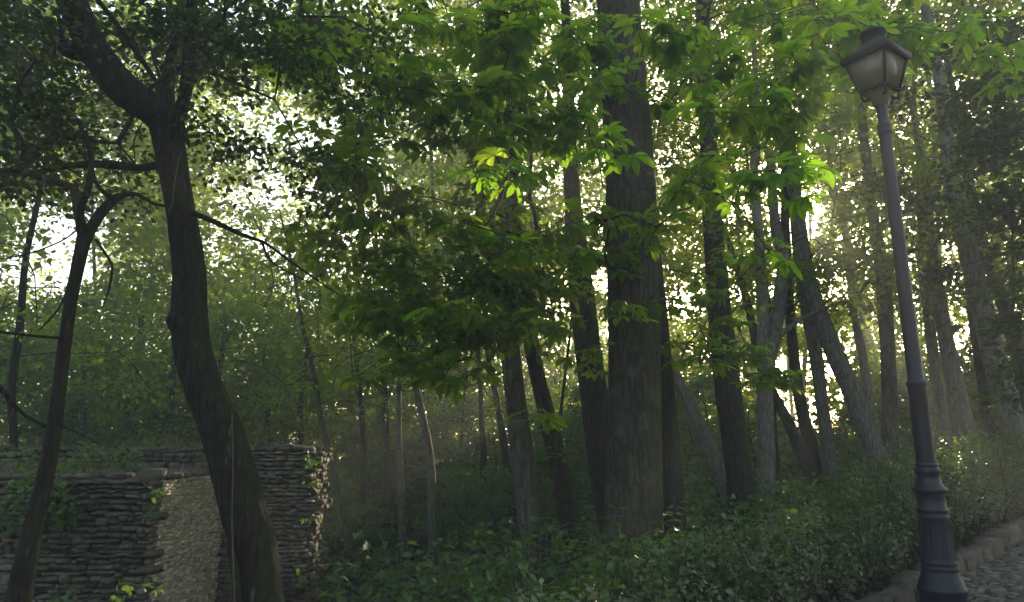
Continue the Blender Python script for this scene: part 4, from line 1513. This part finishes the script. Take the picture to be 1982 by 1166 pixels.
def put_bush(key, i, x, y, s, label, group, cat, name):
    z = float(ground_z(x, y))
    t = thing(name, label, cat, (x, y, z), group, R.uniform(0, 6.28))
    t.scale = (s, s, s * R.uniform(.9, 1.15))
    for nm, me in zip(('trunk', 'branches', 'crown'), BUSH[key][i % 4]):
        o = link(nm, me, parent=t)
        if nm != 'trunk':
            o['kind'] = 'stuff'


def sun_clear(x, y, w=1.6):
    """true where a bush would stand in a gap that the low sun shines through"""
    for c, r in TUBES[:1] + TUBES[4:5]:
        q = np.array([x - c[0], y - c[1]])
        sdir = SUN[:2] / np.linalg.norm(SUN[:2])
        al = q @ sdir
        if al > 1 and abs(q[0] * sdir[1] - q[1] * sdir[0]) < w and al < 40:
            return True
    return False


hollow = [
    (640, 16, 1.0, 'dark green bush behind the bent slim trunk near the wall end'),
    (690, 18, 1.2, 'tall dark bush far back between the bent and the very thin dark trunks'),
    (725, 16.5, .9, 'dark green bush between the very thin dark trunk and the dark slim one'),
    (765, 17.5, 1.1, 'pale blue green leafy bush beside the dark slim trunk'),
    (805, 18, 1.2, 'dense bush between the two pale slim trunks'),
    (860, 16.5, 1.0, 'leafy bush just right of the thickest pale slim trunk'),
    (905, 18.5, 1.2, 'dark bush between the thinnest stem and the crooked slim trunk'),
    (955, 16.5, 1.0, 'dark bush between the crooked and the mossy slim trunks'),
    (625, 13.6, .8, 'low dark bush against the right end of the ruined wall'),
    (720, 14.2, .6, 'low leafy bush at the foot of the very thin dark trunk'),
    (880, 14.0, .65, 'low leafy bush at the foot of the thinnest dark stem'),
    (960, 13.0, .6, 'low bush left of the foot of the grey trunk under the leaves'),
    (1080, 15.5, .9, 'hazy bush seen in the gap between the thin dark slanting trunk and the thickest trunk'),
    (1140, 17.5, 1.0, 'green bush half hidden by the dark trunk left of the thickest one')]
for i, (px, d, s, lb) in enumerate(hollow):
    p = at(px, 900, d)
    put_bush('bush', i, p[0], d, s, lb, 'bushes in the hollow', 'bush', 'bush')
slope = [
    (1330, 16, .8, 'hazy bush right of the mossy trunk that peeps out behind the thickest trunk'),
    (1375, 18, .9, 'green bush beneath the thin pale slanting trunk'),
    (1455, 17, .8, 'hazy bush between the stout two-toned trunk and the upright pale forked trunk'),
    (1515, 17, .45, 'low sunny bush beneath the grey trunk that leans across a mossy one'),
    (1645, 16, .5, 'low hazy bush left of the foot of the long pale leaning trunk'),
    (1690, 20.5, .7, 'far yellow green bush beyond the long pale leaning trunk'),
    (1780, 17, .7, 'hazy bush seen just left of the lamp post above the hedge'),
    (1855, 18, .8, 'green bush right of the lamp post behind the knotty trunk'),
    (1950, 16, .9, 'green bush behind the broad pale trunk at the right edge'),
    (1260, 20, 1.1, 'green bush almost hidden behind the thickest trunk')]
for i, (px, d, s, lb) in enumerate(slope):
    p = at(px, 900, d)
    put_bush('bush', i + 1, p[0], d, s, lb, 'bushes on the slope', 'bush', 'bush')
beyond = [
    (-20, 15.5, .85, 'grey green tree with drooping sprays at the very left edge beyond the wall'),
    (75, 17, .95, 'hazy tree directly behind the slim forked trunk'),
    (165, 15, .8, 'green tree right of the slim forked trunk, low above the wall'),
    (250, 17.5, .95, 'hazy tree midway between the forked and the dark leaning trunks'),
    (320, 15.5, .8, 'green tree touching the left edge of the dark leaning trunk'),
    (425, 16, .8, 'green tree just right of the dark leaning trunk above the wall'),
    (515, 18, .95, 'hazy tree above the flat capstones of the wall'),
    (595, 16.5, .75, 'green tree above the right end of the ruined wall'),
    (140, 21.5, .8, 'taller pale tree far behind the slim forked trunk'),
    (370, 21.5, 1.05, 'taller pale tree far behind the dark leaning trunk'),
    (560, 22.5, 1.0, 'tall yellow green tree far back above the wall end'),
    (690, 21.5, 1.0, 'tall hazy tree far behind the slim trunks of the hollow')]
for i, (px, d, s, lb) in enumerate(beyond):
    p = at(px, 800, d)
    put_bush('small', i, p[0], d, s, lb, 'small trees beyond the wall', 'tree', 'broadleaf_tree')

# ------------------------------------------------------------------ the wood all round, one mass
fm, ft = MB(), MB()


def keep_elev(x, y, z):
    """chance that a tuft stands at that height: dense low down, opening to the sky above"""
    d = np.hypot(x, y)
    e = np.degrees(np.arctan2(z - E, d))
    a = np.degrees(np.arctan2(x, y))
    p = np.interp(e, [8, 13, 18, 24, 32, 40], [1, 1, .95, .9, .85, .7])
    p = p * np.where((a > -25) & (a < -11) & (e > 13.5) & (e < 27), .42, 1)
    p = p * np.where((a > 2) & (e > 11), .62, 1)
    p = p * np.clip(.85 + .55 * np.sin(a * .9 + 2 * np.sin(e * .35)) * np.sin(e * .8 + a * .3), .25, 1)
    p = p * np.where((a < -31.5) & (a > -37) & (e > 10.5) & (e < 18), .1, 1)
    p = p * np.where((a > 19.8) & (a < 26.2) & (e > 1.8) & (e < 8), .15, 1)
    p = p * np.where((a > 31) & (a < 35) & (e > 5) & (e < 16), .25, 1)
    p = p * np.where((a > 10.5) & (a < 16) & (e > 9) & (e < 16), .7, 1)
    return p


nC = 12700
az_ = np.concatenate([R.uniform(-48, 48, 11600), R.uniform(48, 312, nC - 11600)])
dd = np.concatenate([19 + 43 * R.random(11600) ** 1.3, R.uniform(12, 40, nC - 11600)])
x = dd * np.sin(np.radians(az_))
y = dd * np.cos(np.radians(az_))
z = ground_z(x, y) + R.random(nC) ** 1.15 * np.where(np.abs(az_) > 48, 10, np.where(dd > 30, 25, 19))
s_ = (x - K1[0]) * KN[0] + (y - K1[1]) * KN[1]
front = np.abs(az_) <= 48
k = np.where(front, R.random(nC) < keep_elev(x, y, z), (z > E + 1.5) | (s_ > 1))
al_ = (x - K1[0]) * KD[0] + (y - K1[1]) * KD[1]
k &= ~((s_ < .5) & (s_ > -6.0) & (z < E + 4.5) & (np.abs(al_ - 2) < 19))
x, y, z, dd = x[k], y[k], z[k], dd[k]
pts, szs = [], []
for i in range(len(x)):
    rd = R.uniform(.7, 1.5) * (.7 + dd[i] / 70)
    q, _ = clump_points(np.array([x[i], y[i], z[i]]), rd, int(R.uniform(35, 75)), .5)
    pts.append(q)
    szs.append(np.full(len(q), .145 + .0036 * dd[i]))
pts, szs = np.concatenate(pts), np.concatenate(szs)
k = sun_gap(pts, .05)
leaf_cloud(fm, pts[k], szs[k], up=.6, droop=.35)
wood = link('far_wood', fm.mesh('far_wood'), M['far'], kind='stuff')
for i in range(170):
    a = math.radians(R.uniform(-48, 48) if i < 100 else R.uniform(48, 312))
    d = R.uniform(22, 60) if i < 100 else R.uniform(12, 36)
    x, y = d * math.sin(a), d * math.cos(a)
    s_ = (x - K1[0]) * KN[0] + (y - K1[1]) * KN[1]
    if -6.5 < s_ < .8:
        continue
    if sun_clear(x, y, .9) or -27 < math.degrees(a) < -8 or -38 < math.degrees(a) < -30:
        continue
    z = float(ground_z(x, y)) - .2
    H = R.uniform(13, 21)
    ln = R.normal(0, .09, 2)
    P = catmull([(x, y, z), (x + ln[0] * H * .4 + R.normal(0, .15), y + ln[1] * H * .4, z + H * .4), (x + ln[0] * H, y + ln[1] * H, z + H)], 6)
    tube(ft, P, np.linspace(R.uniform(.09, .19), .05, len(P)), 8, .03)
link('far_trunks', ft.mesh('far_trunks', True), M['bark'], kind='stuff')

# ------------------------------------------------------------------ haze
allz = [float(ground_z(x, y)) for x in np.linspace(-95, 95, 30) for y in np.linspace(-95, 95, 30)]
hb0, hb1 = min(allz) - 1.2, 31.0
mb = MB()
v, f = block(0, 1, 0, 0)
mb.add(v * np.array([194, 194, hb1 - hb0]) + np.array([0, 0, (hb0 + hb1) / 2]), f)
hm, n, l = new_mat('haze')
ho_ = n.new('ShaderNodeOutputMaterial')
pv = n.new('ShaderNodeVolumePrincipled')
pv.inputs['Color'].default_value = (.93, .95, .9, 1)
pv.inputs['Density'].default_value = HAZE
pv.inputs['Anisotropy'].default_value = .3
l.new(pv.outputs[0], ho_.inputs['Volume'])
hz = link('haze', mb.mesh('haze'), hm, kind='stuff')
tot = sum(len(m.polygons) for m in bpy.data.meshes)
print('faces', tot, 'objects', len(bpy.data.objects))
